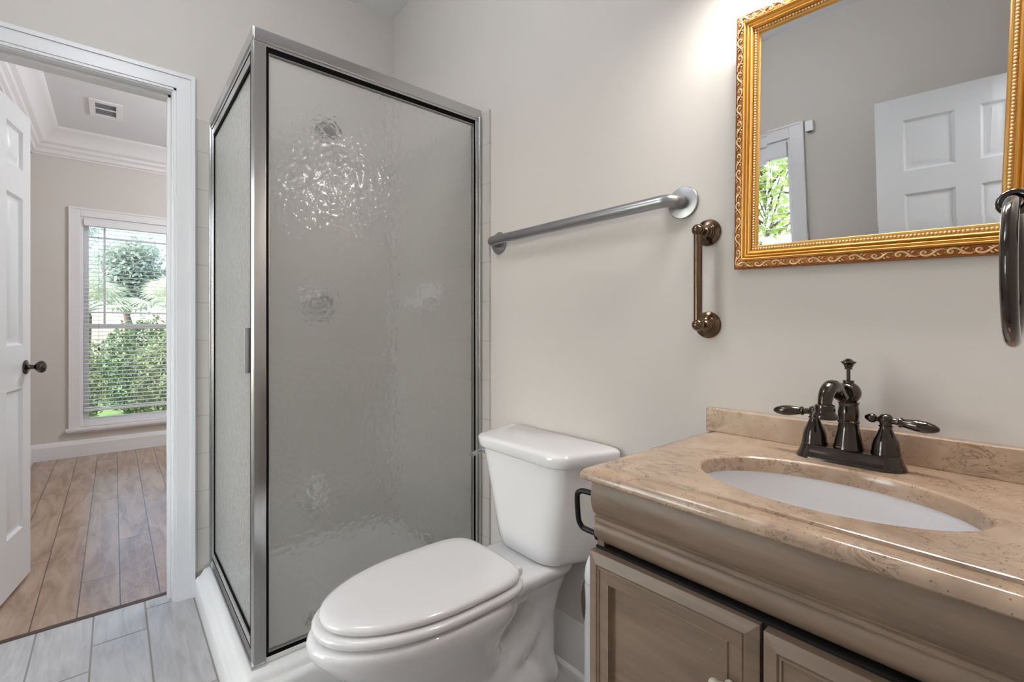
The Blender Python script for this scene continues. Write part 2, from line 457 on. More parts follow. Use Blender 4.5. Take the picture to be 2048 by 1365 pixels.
# shoe mould at the foot of the bathroom baseboard
b = new(); prism(b, [Vector((0,0,0)), Vector((-.016,0,0)), Vector((-.013,0,.012)), Vector((-.006,0,.018)), Vector((0,0,.019))], (XR-.016, .58, 0), (XR-.016, 1.455, 0))
struct('trim_2', b, M['trim'], 'white quarter-round strip at foot of the baseboard behind the toilet', 'trim')

# crown moulding of the bedroom: (out, down)
CR = [(0, 0), (.175, 0), (.175, .012), (.165, .022), (.15, .03), (.12, .052), (.10, .085), (.085, .115), (.06, .13), (.055, .15), (.035, .165), (.03, .19), (.012, .2), (.010, .21), (0, .21)]
b = new()
prism(b, [Vector((0, -u, -v)) for u, v in CR], (XBL, YB, ZC), (XBR, YB, ZC))
prism(b, [Vector((u, 0, -v)) for u, v in CR], (XBL, YD2, ZC), (XBL, YB, ZC))
struct('trim_3', b, M['trim'], 'deep white crown moulding around the ceiling beyond the doorway', 'trim', smooth=25)
# door casings and jambs
def casing(name, x0, x1, zt, y, out, wdt, label):
    b = new(); s = out
    def prof(pos, a):  # flat board with bead on the inside edge and a raised back band outside
        return None
    def strip(xa, xb, z0, z1, d): box(b, xa, xb, min(y, y+s*d), max(y, y+s*d), z0, z1)
    for sx, xe in ((-1, x0), (1, x1)):
        e = [xe, xe+sx*.010, xe+sx*(wdt-.016), xe+sx*wdt]
        for (a, c, d) in ((e[0], e[1], .011), (e[1], e[2], .015), (e[2], e[3], .021)):
            strip(min(a, c), max(a, c), 0, zt+wdt-.0 if a != e[0] else zt+.010, d)
    strip(x0-.010, x1+.010, zt, zt+.010, .011); strip(x0-wdt+.016, x1+wdt-.016, zt+.010, zt+wdt-.016, .0152); strip(x0-wdt, x1+wdt, zt+wdt-.016, zt+wdt+.0002, .0212)
    return struct(name, b, M['trim'], label, 'casing', bevel=.001)
casing('trim_4', OX0, OX1, OZ, YD, -1, .073, 'white casing around the doorway, bathroom side')
casing('trim_5', OX0, OX1, OZ, YD2, 1, .073, 'white casing around the doorway, bedroom side')
b = new()
box(b, OX1-.004, OX1+.001, YD-.004, YD2+.004, 0, OZ); box(b, OX0-.001, OX0+.004, YD-.004, YD2+.004, 0, OZ); box(b, OX0, OX1, YD-.004, YD2+.004, OZ-.004, OZ+.001)
box(b, OX1-.016, OX1-.004, YD+.035, YD+.075, 0, OZ-.004); box(b, OX0+.004, OX0+.016, YD+.035, YD+.075, 0, OZ-.004); box(b, OX0+.004, OX1-.004, YD+.035, YD+.075, OZ-.016, OZ-.004)
struct('trim_6', b, M['trim'], 'white jamb and door stop lining the doorway', 'jamb', bevel=.0015)
casing('trim_7', EX0, EX1, OZ, YN, 1, .073, 'white casing around the entry doorway')

# ---------------------------------------------------------------- six panel doors (built in local space: x along the leaf, y thickness)
def panel_rect(b, x0, x1, z0, z1, y, s, prof):
    """nested rectangular loops; prof = [(inset, depth)], s = outward direction in y"""
    loops = []
    for ins, dep in prof:
        yy = y - s*dep
        loops.append([b.verts.new((x, yy, z)) for x, z in ((x0+ins, z0+ins), (x1-ins, z0+ins), (x1-ins, z1-ins), (x0+ins, z1-ins))])
    for a, c in zip(loops, loops[1:]):
        for i in range(4):
            j = (i+1) % 4; b.faces.new((a[i], a[j], c[j], c[i]))
    b.faces.new(loops[-1])
def door_leaf(W, Hh, T, zs):
    b = new()
    st, ml = .105*W/.71 if W < .7 else .11, .09*W/.71
    pw = (W-2*st-ml)/2
    xs = [0, st, st+pw, st+pw+ml, W-st, W]
    zs = [0]+zs+[Hh]
    prof = [(0, 0), (.004, .004), (.012, .010), (.016, .011), (.024, .0105), (.040, .004), (.042, .0035)]
    for y, s in ((0, -1), (T, 1)):
        for i in range(5):
            for j in range(7):
                if i in (1, 3) and j in (1, 3, 5):
                    panel_rect(b, xs[i], xs[i+1], zs[j], zs[j+1], y, s, prof)
                else:
                    b.faces.new([b.verts.new((x, y, z)) for x, z in ((xs[i], zs[j]), (xs[i+1], zs[j]), (xs[i+1], zs[j+1]), (xs[i], zs[j+1]))])
    for q in (((0,0,0),(0,T,0),(0,T,Hh),(0,0,Hh)), ((W,0,0),(W,T,0),(W,T,Hh),(W,0,Hh)), ((0,0,0),(W,0,0),(W,T,0),(0,T,0)), ((0,0,Hh),(W,0,Hh),(W,T,Hh),(0,T,Hh))):
        b.faces.new([b.verts.new(v) for v in q])
    bmesh.ops.remove_doubles(b, verts=b.verts, dist=1e-5)
    return b
def knob_set(parent, x, z, T):
    for s, y in ((-1, 0), (1, T)):
        b = new()
        lathe(b, [(0,0), (.031,0), (.032,.003), (.030,.007), (.024,.010), (.012,.012), (.010,.022), (.010,.030), (.014,.034), (.022,.038), (.0265,.046), (.0275,.053), (.0255,.060), (.018,.066), (.008,.069), (0,.0695)], (x, y, z), (0, s, 0), 28)
        obj('door_knob', b, M['bronze'], parent, local=True)
def hinges(parent, y, zs=(.2, 1.0, 1.8)):
    for z in zs:
        b = new(); lathe(b, [(0,0), (.006,0), (.006,.09), (0,.09)], (-.002, y, z), (0,0,1), 12); obj('hinge', b, M['nickel'], parent, local=True)
d1 = struct('door_1', door_leaf(.566, 2.022, .035, [.23, .83, 1.015, 1.645, 1.765, 1.932]), M['door'], 'white six-panel door with bronze knob, open into the bedroom', 'door', smooth=20)
d1.location = (OX0+.004, YD2+.001, .010); d1.rotation_euler = (0, 0, math.atan2(.984, .178))
knob_set(d1, .566-.058, .918, .035); hinges(d1, .036)
d2 = struct('door_2', door_leaf(.70, 2.025, .035, [.23, .80, .98, 1.54, 1.655, 1.91]), M['door'], 'white six-panel entry door seen in the mirror', 'door', smooth=20)
d2.location = (EX0+.012, YN+.024, .008); d2.rotation_euler = (0, 0, math.atan2(.71, .187))
knob_set(d2, .70-.06, .918, .035); hinges(d2, .036)

# ---------------------------------------------------------------- windows
def place(axis):
    """maps (across, out, up) to world: across runs along the wall, out points outdoors"""
    if axis == 'back': return lambda a, o, u: (a, YB+o, u)
    return lambda a, o, u: (XL-o, a, u)
def wbox(b, f, a0, a1, o0, o1, u0, u1):
    p, q = f(a0, o0, u0), f(a1, o1, u1)
    box(b, *(v for pr in ((min(p[i], q[i]), max(p[i], q[i])) for i in range(3)) for v in pr))
def window(name, f, a0, a1, z0, z1, cas, label, prairie):
    b = new()
    for (x0, x1, y0, y1) in ((a0, a0+.022, z0, z1), (a1-.022, a1, z0, z1), (a0+.022, a1-.022, z0, z0+.022), (a0+.022, a1-.022, z1-.022, z1)):
        wbox(b, f, x0, x1, 0, .12, y0, y1)
    root = struct(name, b, M['vinyl'], label, 'window', bevel=.002)
    b = new()
    for (x0, x1, y0, y1, d) in ((a0-cas, a0+.004, z0-.03, z1+cas, .018), (a1-.004, a1+cas, z0-.03, z1+cas, .018), (a0+.004, a1-.004, z1-.004, z1+cas, .018)):
        wbox(b, f, x0, x1, -d, 0, y0, y1)
    for (x0, x1, y0, y1, d) in ((a0-cas, a0-cas+.014, z0-.03, z1+cas, .024), (a1+cas-.014, a1+cas, z0-.03, z1+cas, .024), (a0-cas+.014, a1+cas-.014, z1+cas-.014, z1+cas, .024)):
        wbox(b, f, x0, x1, -d, -.017, y0, y1)
    obj('window_casing', b, M['trim'], root, bevel=.002)
    b = new()
    wbox(b, f, a0-cas-.018, a1+cas+.018, -.048, .02, z0-.032, z0-.006)
    wbox(b, f, a0-cas-.006, a1+cas+.006, -.034, 0, z0-.046, z0-.032)
    obj('window_sill', b, M['trim'], root, bevel=.004)
    zm = (z0+z1)/2 - .045
    for nm, zz0, zz1, off in (('upper_sash', zm-.018, z1-.022, .085), ('lower_sash', z0+.022, zm+.022, .052)):
        b = new(); s = .034; x0, x1 = a0+.022, a1-.022
        for (xx0, xx1, y0, y1) in ((x0, x0+s, zz0, zz1), (x1-s, x1, zz0, zz1), (x0+s, x1-s, zz0, zz0+s+.006), (x0+s, x1-s, zz1-s, zz1)):
            wbox(b, f, xx0, xx1, off, off+.028, y0, y1)
        gx0, gx1, gz0, gz1 = x0+s, x1-s, zz0+s+.006, zz1-s
        if nm == 'upper_sash':
            if prairie:
                for xm in (gx0+.104, gx1-.104): wbox(b, f, xm-.008, xm+.008, off+.008, off+.02, gz0, gz1)
                for zz in (gz0+.104, gz1-.104): wbox(b, f, gx0, gx1, off+.0082, off+.0198, zz-.008, zz+.008)
            else:
                wbox(b, f, (gx0+gx1)/2-.01, (gx0+gx1)/2+.01, off+.008, off+.02, gz0, gz1)
        elif not prairie:
            wbox(b, f, (gx0+gx1)/2-.01, (gx0+gx1)/2+.01, off+.008, off+.02, gz0, gz1)
        sa = obj(nm, b, M['vinyl'], root, bevel=.0015)
        b = new(); wbox(b, f, gx0-.004, gx1+.004, off+.012, off+.016, gz0-.004, gz1+.004)
        obj('pane', b, M['pane'], sa, smooth=0)
    return root
fb, fl = place('back'), place('left')
window('window_1', fb, BX0, BX1, BZ0, BZ1, .069, 'tall white sash window beyond the doorway', True)
window('window_2', fl, WY0, WY1, WZ0, WZ1, .078, 'white sash window seen in the mirror', False)
def blind(name, label, f, a0, a1, ztop, zbot, pitch, depth, tilt, off, head):
    root = thing(name, label, 'blind', f((a0+a1)/2, off, ztop))
    b = new(); wbox(b, f, a0, a1, off-.028, off+.028, ztop-head, ztop); obj('head_rail', b, M['vinyl'], root, bevel=.003)
    b = new(); z = ztop-head-pitch*.6
    while z > zbot+pitch*.6:
        ring = []
        n = 5
        up, dn = [], []
        for i in range(n):
            t = i/(n-1)-.5
            o = t*depth*math.cos(tilt); zz = z + t*depth*math.sin(tilt) + .0022*(1-4*t*t)
            up.append((off+o, zz+.0011)); dn.append((off+o, zz-.0011))
        pr = up+dn[::-1]
        loft(b, [[Vector(f(a0+.004, o, zz)) for o, zz in pr], [Vector(f(a1-.004, o, zz)) for o, zz in pr]])
        z -= pitch
    obj('slats', b, M['vinyl'], root, smooth=30)
    b = new(); wbox(b, f, a0+.002, a1-.002, off-.024, off+.024, zbot, zbot+.018); obj('bottom_rail', b, M['vinyl'], root, bevel=.003)
    for t in (.17, .83):
        b = new(); a = a0+(a1-a0)*t
        for o in (-depth*.52, depth*.52): wbox(b, f, a-.001, a+.001, off+o-.0008, off+o+.0008, zbot+.018, ztop-head)
        obj('ladder_cord', b, M['vinyl'], root, smooth=0)
    b = new(); a = a0+.10
    p0, p1 = f(a, off-.036, ztop-head), f(a, off-.036, zbot+.55 if ztop-zbot > 1 else zbot+.3)
    lathe(b, [(0,0), (.0012,0), (.0012, p0[2]-p1[2]), (0, p0[2]-p1[2])], p1, (0,0,1), 8)
    lathe(b, [(0,0), (.006,.003), (.0075,.016), (.003,.032), (0,.034)], (p1[0], p1[1], p1[2]-.03), (0,0,1), 12)
    obj('cord_tassel', b, M['brownplastic'], root)
    return root
blind('window_blind', 'white slatted blind hanging in the tall window beyond the doorway', fb, BX0+.024, BX1-.024, 2.036, .378, .0345, .028, .10, .012, .055)
blind('window_blind', 'white wide-slat blind in the window seen in the mirror', fl, WY0+.024, WY1-.024, 2.036, .42, .047, .034, .12, .012, .09)
# small white box on the wall by the mirrored window
o = thing('sensor_box', 'small white box on the wall beside the mirrored window', 'sensor', (XL, 1.02, 2.06))
b = new(); box(b, XL, XL+.032, .995, 1.04, 2.06, 2.125); obj('housing', b, M['plastic'], o, bevel=.004)
b = new(); box(b, XL+.008, XL+.024, 1.005, 1.03, 2.056, 2.06); obj('lens', b, M['black'], o, smooth=0)

# ceiling vent of the bedroom
o = thing('ceiling_vent', 'white louvred air vent in the ceiling beyond the doorway', 'vent', (-.05, 4.65, ZC))
b = new(); x0, x1, y0, y1 = -.141, .045, 4.48, 4.82
for q in ((x0, x1, y0, y0+.05), (x0, x1, y1-.05, y1), (x0, x0+.034, y0+.05, y1-.05), (x1-.034, x1, y0+.05, y1-.05), (x0+.034, x1-.034, 4.632, 4.648)):
    box(b, q[0], q[1], q[2], q[3], ZC-.009, ZC)
obj('frame', b, M['vinyl'], o, bevel=.002)
b = new(); box(b, x0+.034, x1-.034, y0+.05, y1-.05, ZC-.0012, ZC-.0002); obj('duct_opening', b, plain('vent shadow', rgb(150, 151, 152), .7), o, smooth=0)
b = new()
for i in range(14):
    y = y0+.058+i*.0165
    loft(b, [[Vector((x, y+dy, ZC-dz)) for dy, dz in ((0, .008), (.0008, .008), (.0068, .002), (.006, .002))] for x in (x0+.034, x1-.034)])
obj('louvres', b, plain('vent grey', rgb(176, 178, 180), .5), o, smooth=0)

# ---------------------------------------------------------------- added fill lamps and the vanity light
b = None
def add_fill_globe(label, x, y, z, r, m):
    o = thing('fill_globe', label, 'lamp', (x, y, ZC))
    b = new(); lathe(b, [(0,0), (.07,0), (.07,.012), (.02,.03), (.008,.035), (.008,ZC-z-r-.02), (.03,ZC-z-r-.015), (.035,ZC-z-r+.02), (0,ZC-z-r+.02)], (x, y, ZC), (0,0,-1), 32); obj('stem', b, M['nickel'], o)
    b = new(); ball(b, (x, y, z), r, 24); obj('globe', b, m, o, smooth=180)
add_fill_globe('added white globe fill lamp over the bathroom floor', .0, 1.22, 2.40, .20, M['ceiling_fill'])  # added lamp above the view, brightens the bathroom
add_fill_globe('added white globe fill lamp in the hallway', -.70, -.75, 2.15, .18, M['hall_fill'])  # added out of view, sends fill in through the entry doorway
add_fill_globe('added white globe fill lamp in the bedroom', 1.35, 3.8, 2.36, .18, M['bedroom_fill'])  # added out of view to brighten the room beyond the doorway
o = thing('recessed_fill', 'added recessed fill lamp in the ceiling over the shower', 'lamp', (.70, 1.88, ZC))  # unseen lamp added to lift the inside of the shower
b = new(); lathe(b, [(.062,0), (.085,0), (.085,.006), (.066,.010), (.062,.004)], (.70, 1.88, ZC), (0,0,-1), 36); obj('trim_ring', b, M['plastic'], o)
b = new(); lathe(b, [(0,0), (.062,0), (.060,.003), (0,.004)], (.70, 1.88, ZC), (0,0,-1), 24); obj('lens', b, glow('shower fill glow', (.95, .975, 1, 1), 130.0), o)
o = thing('vanity_light', 'three-bulb vanity light with bell shades above the gilt mirror', 'lamp', (XR, .26, 2.0))
b = new(); box(b, XR-.022, XR, .02, .50, 1.96, 2.06); obj('backplate', b, M['bronze'], o, bevel=.006)
for y in (.11, .26, .41):
    b = new(); tube(b, smooth_path([(XR-.02, y, 2.03), (XR-.08, y, 2.05), (XR-.13, y, 2.09), (XR-.15, y, 2.085), (XR-.155, y, 2.065)]), .008); lathe(b, [(0,0), (.022,0), (.024,.012), (.012,.03), (0,.03)], (XR-.155, y, 2.045), (0,0,1), 20)
    obj('arm', b, M['bronze'], o)
    b = new(); lathe(b, [(.018, 0), (.030, .003), (.044, .020), (.052, .045), (.057, .070), (.060, .094), (.058, .094), (.054, .070), (.049, .045), (.041, .022), (.028, .007), (.018, .005)], (XR-.155, y, 2.046), (0,0,-1), 40); obj('shade', b, M['frosted'], o)
    b = new(); ball(b, (XR-.155, y, 1.984), .036, 20); obj('bulb', b, M['vanity_glow'], o, smooth=180)

# ---------------------------------------------------------------- shower
TX0, TY0, TZ = .254, 1.455, 1.958
b = new(); box(b, TX0, XR, YD-.010, YD, .10, TZ); struct('wall_tile_back', b, M['wall_tile'], 'beige tile on the shower wall with the shower head', 'tile', smooth=0)
b = new(); box(b, XR-.010, XR, TY0, YD-.010, .10, TZ); struct('wall_tile_right', b, M['wall_tile'], 'beige tile on the shower wall with the soap dish', 'tile', smooth=0)
SBX0, SBY0 = .250, 1.450
o = thing('shower_tray', 'white acrylic shower tray under the glass enclosure', 'shower tray', (.69, 1.88, 0))
def rr(i, z, r): return rrect(SBX0+i, XR-.011-max(0, i-.02), SBY0+i, YD-.011-max(0, i-.02), r, z)
b = new(); loft(b, [rr(0, 0, .02), rr(0, .068, .02), rr(.004, .078, .02), rr(.010, .082, .02), rr(.016, .084, .02), rr(.022, .096, .02), rr(.028, .108, .02), rr(.036, .114, .02), rr(.045, .1155, .02), rr(.075, .1155, .03), rr(.086, .110, .05), rr(.11, .066, .07), rr(.14, .05, .08), rr(.22, .045, .08), rr(.36, .042, .04)])
obj('tray', b, M['acrylic'], o, smooth=50)
b = new(); lathe(b, [(0,0), (.04,0), (.042,.002), (.038,.004), (0,.0042)], (.56, 1.74, .0445), (0,0,1), 28); dr = obj('drain', b, M['nickel'], o)
b = new()
for i in range(7):
    a = 2*PI*i/7; lathe(b, [(0,0), (.005,0), (.005,.0006), (0,.0006)], (.56+.024*math.cos(a), 1.74+.024*math.sin(a), .0485), (0,0,1), 8)
obj('drain_holes', b, M['screw'], dr)

FX, FY, FZ0, FZ1 = .305, 1.505, .1165, 1.972        # outer planes of the enclosure
en = thing('shower_enclosure', 'metal-framed corner shower enclosure of pebbled obscure glass', 'shower', (.7, 1.9, FZ0))
b = new(); box(b, FX, XR-.012, FY+.002, FY+.036, FZ1-.048, FZ1); box(b, FX, XR-.012, FY-.002, FY+.004, FZ1-.040, FZ1-.002)
obj('front_header', b, M['aluminium'], en, bevel=.003)
b = new(); box(b, FX+.002, FX+.036, FY+.036, YD-.012, FZ1-.048, FZ1); box(b, FX-.003, FX+.004, FY+.001, YD-.012, FZ1-.034, FZ1-.001)
obj('side_header', b, M['aluminium'], en, bevel=.003)
b = new(); box(b, FX+.001, FX+.034, FY+.001, FY+.040, FZ0, FZ1-.048)
for yy in (.006, .016, .026): lathe(b, [(0,0), (.0035,0), (.0035, FZ1-.05-FZ0), (0, FZ1-.05-FZ0)], (FX+.002, FY+yy, FZ0+.001), (0,0,1), 10)
obj('corner_post', b, M['aluminium'], en, bevel=.0015)
b = new(); box(b, XR-.036, XR-.012, FY+.002, FY+.034, FZ0, FZ1-.048); box(b, XR-.024, XR-.012, FY-.006, FY+.002, FZ0, FZ1-.03)
obj('wall_channel', b, M['aluminium'], en, bevel=.0015)
b = new(); box(b, FX+.002, FX+.03, YD-.036, YD-.012, FZ0, FZ1-.048); box(b, FX-.005, FX+.002, YD-.024, YD-.012, FZ0, FZ1-.03)
obj('wall_channel', b, M['aluminium'], en, bevel=.0015)
b = new(); box(b, FX+.034, XR-.036, FY+.004, FY+.034, FZ0, FZ0+.016)
obj('front_sill', b, M['acrylic'], en, bevel=.002)
b = new(); box(b, FX-.006, FX+.034, FY-.004, YD-.012, FZ0-.0008, FZ0+.010); box(b, FX+.004, FX+.03, FY+.04, YD-.036, FZ0+.010, FZ0+.030)
obj('side_sill', b, M['aluminium'], en, bevel=.002)
# fixed front pane with its black gasket
gx0, gx1, gz0, gz1 = FX+.034, XR-.036, FZ0+.016, FZ1-.048
b = new()
for q in ((gx0, gx0+.007, gz0, gz1), (gx1-.008, gx1, gz0, gz1), (gx0+.007, gx1-.008, gz0, gz0+.012), (gx0+.007, gx1-.008, gz1-.016, gz1)):
    box(b, q[0], q[1], FY+.0045, FY+.026, q[2], q[3])
obj('gasket', b, M['blackrubber'], en, smooth=0)
b = new(); box(b, gx0+.003, gx1-.003, FY+.012, FY+.017, gz0+.003, gz1-.003); obj('fixed_pane', b, M['obscure'], en, smooth=0)
# thin bright bead inside the gasket
b = new()
for q in ((gx0+.007, gx0+.0085, gz0+.012, gz1-.016), (gx1-.0095, gx1-.008, gz0+.012, gz1-.016), (gx0+.0085, gx1-.0095, gz0+.012, gz0+.0135), (gx0+.0085, gx1-.0095, gz1-.0175, gz1-.016)):
    box(b, q[0], q[1], FY+.0048, FY+.0118, q[2], q[3])
obj('glazing_bead', b, M['aluminium'], en, smooth=0)
# swinging side door
dy0, dy1, dz0, dz1 = FY+.042, YD-.038, FZ0+.033, FZ1-.054
b = new(); s = .026
for q in ((dy0, dy0+.018, dz0, dz1), (dy1-.018, dy1, dz0, dz1), (dy0+.018, dy1-.018, dz0, dz0+s), (dy0+.018, dy1-.018, dz1-s, dz1)):
    box(b, FX+.003, FX+.026, q[0], q[1], q[2], q[3])
sdr = obj('shower_door', b, M['aluminium'], en, bevel=.003)
b = new(); hy0, hy1, hz0, hz1 = dy0+.018, dy1-.018, dz0+s, dz1-s
for q in ((hy0, hy0+.004, hz0, hz1), (hy1-.006, hy1, hz0, hz1), (hy0+.004, hy1-.006, hz0, hz0+.008), (hy0+.004, hy1-.006, hz1-.012, hz1)):
    box(b, FX+.006, FX+.022, q[0], q[1], q[2], q[3])
obj('gasket', b, M['blackrubber'], sdr, smooth=0)
b = new(); box(b, FX+.010, FX+.015, hy0+.002, hy1-.002, hz0+.003, hz1-.003); obj('door_pane', b, M['obscure_door'], sdr, smooth=0)
b = new(); box(b, FX-.012, FX+.003, dy0+.012, dy0+.018, .965, 1.10); box(b, FX-.004, FX+.003, dy0+.018, dy0+.064, .965, 1.10); box(b, FX-.006, FX-.004, dy0+.030, dy0+.044, .965, 1.10)
obj('pull_handle', b, M['nickel'], sdr, bevel=.0015)
b = new(); box(b, FX+.0005, FX+.004, dy0-.002, dy0+.003, FZ0+.04, FZ1-.06); box(b, FX+.003, FX+.012, dy0-.002, dy1, dz0-.004, dz0-.0005); box(b, FX+.003, FX+.012, dy0, dy1, dz1+.0005, dz1+.005)
obj('door_seal', b, M['blackrubber'], en, smooth=0)

# fittings on the shower wall
YT = YD-.010
o = thing('overhead_shower', 'chrome shower head high on the tiled wall, blurred by glass', 'shower head', (.735, YT, 2.03))
b = new(); lathe(b, [(0,0), (.03,0), (.028,.006), (.012,.010), (0,.010)], (.735, YD, 2.06), (0,-1,0), 24); obj('escutcheon', b, M['chrome'], o)
b = new(); tube(b, smooth_path([(.735, YD-.008, 2.06), (.735, YD-.07, 2.07), (.735, YD-.12, 2.05), (.735, YD-.15, 2.02)]), .009); obj('shower_arm', b, M['chrome'], o)
b = new(); lathe(b, [(0,0), (.012,0), (.015,.015), (.014,.022), (.026,.038), (.036,.055), (.037,.066), (.032,.070), (0,.070)], (.735, YD-.145, 2.026), (0, -.62, -.78), 28); obj('spray_face', b, M['black'], o)
o = thing('shower_valve', 'chrome shower valve midway up the tiled wall, blurred by glass', 'shower valve', (.735, YT, 1.215))
b = new(); lathe(b, [(0,0), (.082,0), (.080,.006), (.05,.013), (.03,.016), (0,.016)], (.735, YT, 1.215), (0,-1,0), 36); obj('escutcheon', b, M['chrome'], o)
b = new(); lathe(b, [(0,0), (.026,0), (.024,.03), (.03,.04), (.033,.06), (.026,.075), (0,.08)], (.735, YT-.015, 1.215), (0,-1,0), 24); tube(b, [(.735, YT-.06, 1.215), (.66, YT-.07, 1.205)], [.011, .007]); obj('handle', b, M['black'], o)
o = thing('hand_spray', 'white and chrome fitting low on the tiled wall, blurred by glass', 'shower fitting', (.71, YT, .30))
b = new(); lathe(b, [(0,0), (.034,0), (.032,.01), (.02,.02), (.02,.09), (.024,.10), (.024,.13), (0,.13)], (.70, YT, .285), (0,-.9,-.2), 24); obj('spout', b, M['chrome'], o)
b = new(); tube(b, smooth_path([(.705, YT-.10, .275), (.712, YT-.085, .33), (.716, YT-.07, .38), (.718, YT-.06, .42)]), [.018]*6+[.02]*6+[.025]*7); obj('sprayer', b, M['plastic'], o)
o = thing('soap_dish', 'white ceramic soap dish on the tiled side wall, blurred by glass', 'soap dish', (XR-.010, 1.91, 1.24))
b = new(); box(b, XR-.022, XR-.010, 1.815, 1.995, 1.175, 1.305); obj('back_plate', b, M['porcelain'], o, bevel=.006)
b = new(); loft(b, [rrect(XR-.075, XR-.016, 1.835, 1.975, .025, 1.18), rrect(XR-.10, XR-.016, 1.82, 1.99, .03, 1.20), rrect(XR-.108, XR-.016, 1.815, 1.995, .03, 1.235), rrect(XR-.098, XR-.02, 1.825, 1.985, .03, 1.235), rrect(XR-.09, XR-.025, 1.835, 1.975, .02, 1.215)]); obj('tray', b, M['porcelain'], o)

# ---------------------------------------------------------------- toilet
TC = 1.085
to = thing('toilet', 'white two-piece toilet with closed lid between shower and vanity', 'toilet', (.75, TC, 0))
def egg(xf, xb, hw, z, sq=2.3, n=48, flat=.0, wx=.60):
    """elongated outline: front tip at xf, back at xb, half width hw; widest at wx of the length"""
    xc = xf+(xb-xf)*wx; pts = []
    for i in range(n):
        a = 2*PI*i/n; c, s_ = math.cos(a), math.sin(a)
        if c >= 0:
            e = 2/ (5.0 if flat else sq); x = xc+(xb-xc)*abs(c)**e; y = hw*math.copysign(abs(s_)**e, s_)
        else:
            x = xc-(xc-xf)*abs(c)**(2/2.0); y = hw*math.copysign(abs(s_)**(2/2.1), s_)
        pts.append(Vector((x, TC+y, z)))
    return pts
# bowl: rim, tapering body, foot, tank deck, trapway arch
b = new()
loft(b, [egg(.60, 1.06, .105, 0, wx=.5), egg(.595, 1.065, .108, .025, wx=.5), egg(.60, 1.05, .098, .05, wx=.5), egg(.58, .93, .090, .10, wx=.5), egg(.55, .86, .094, .16, wx=.5),
         egg(.485, .84, .115, .22, wx=.55), egg(.41, .855, .143, .28, wx=.58), egg(.357, .895, .166, .33, wx=.6), egg(.330, .89, .178, .362, wx=.62), egg(.326, .89, .180, .385, wx=.62), egg(.336, .885, .172, .396, wx=.62)])
loft(b, [rrect(.82, 1.075, TC-.06, TC+.06, .05, .29), rrect(.79, 1.085, TC-.095, TC+.095, .05, .335), rrect(.77, 1.09, TC-.124, TC+.124, .05, .365), rrect(.77, 1.09, TC-.130, TC+.130, .05, .388), rrect(.775, 1.088, TC-.12, TC+.12, .05, .397)])
loft(b, [rrect(.93, 1.085, TC-.072, TC+.072, .05, 0), rrect(.93, 1.085, TC-.072, TC+.072, .05, .02), rrect(.955, 1.075, TC-.06, TC+.06, .05, .08), rrect(.96, 1.075, TC-.062, TC+.062, .05, .2), rrect(.94, 1.08, TC-.08, TC+.08, .05, .28), rrect(.90, 1.085, TC-.10, TC+.10, .05, .33)])
tube(b, smooth_path([(.64, TC, .17), (.74, TC, .13), (.82, TC, .115), (.89, TC, .135), (.95, TC, .19), (1.0, TC, .25), (1.02, TC, .28)]), .068, 18)
bo = obj('bowl', b, M['porcelain'], to, smooth=180)
rm = bo.modifiers.new('remesh', 'REMESH'); rm.mode = 'VOXEL'; rm.voxel_size = .007; rm.use_smooth_shade = True
sm = bo.modifiers.new('smooth', 'SMOOTH'); sm.factor = .5; sm.iterations = 14
# seat ring and lid
b = new(); loft(b, [egg(.345, .855, .172, .400, flat=1), egg(.341, .858, .176, .404, flat=1), egg(.340, .858, .177, .414, flat=1), egg(.345, .855, .172, .4195, flat=1), egg(.352, .85, .165, .4205, flat=1)])
obj('seat', b, M['seat'], to, smooth=60)
b = new(); loft(b, [egg(.362, .850, .160, .4235, flat=1), egg(.357, .853, .165, .427, flat=1), egg(.356, .853, .166, .435, flat=1), egg(.360, .851, .162, .441, flat=1), egg(.372, .842, .151, .4448, flat=1), egg(.40, .82, .125, .4465, flat=1), egg(.45, .78, .08, .4475, flat=1)])
obj('seat_lid', b, M['seat'], to, smooth=60)
for s_ in (-1, 1):
    b = new(); box(b, .845, .885, TC+s_*.075-.02, TC+s_*.075+.02, .398, .420); obj('hinge_cap', b, M['seat'], to, bevel=.006)
for s_ in (-1, 1):
    b = new(); box(b, .60, .63, TC+s_*.14-.012, TC+s_*.14+.012, .3965, .4015); obj('bumper', b, M['seat'], to, bevel=.001)
def tank(z, fx, fy0, fy1, by0, by1, r=.03, bx=1.118):
    return rpoly([(bx, by0), (bx, by1), (fx+.02, fy1+.012), (fx, fy1-.03), (fx, fy0+.03), (fx+.02, fy0-.012)], [.012, .012, r*.7, r*.7, r*.7, r*.7], z)
b = new(); loft(b, [tank(.397, .968, .985, 1.175, .93, 1.245), tank(.403, .955, .968, 1.192, .905, 1.26), tank(.42, .951, .962, 1.20, .895, 1.268), tank(.56, .941, .937, 1.227, .868, 1.293), tank(.70, .932, .91, 1.258, .842, 1.322), tank(.704, .932, .91, 1.258, .842, 1.322)])
obj('tank', b, M['porcelain'], to, smooth=50)
b = new()
def tl(z, i): return tank(z, .918+i, .895+i, 1.272-i, .824+i, 1.338-i, .03, 1.12)
loft(b, [tl(.7045, .012), tl(.706, .006), tl(.712, .002), tl(.735, 0), tl(.742, .003), tl(.746, .010), tl(.748, .022), tl(.7495, .05)])
obj('tank_lid', b, M['porcelain'], to, smooth=50)
b = new(); lathe(b, [(0,0), (.014,0), (.014,.006), (.009,.009), (.009,.02), (0,.02)], (.985, 1.290, .675), (-.25, 1, 0), 18); tube(b, [(.99, 1.312, .675), (.95, 1.306, .672), (.925, 1.298, .668)], [.006, .007, .008]); obj('flush_lever', b, M['chrome'], to)
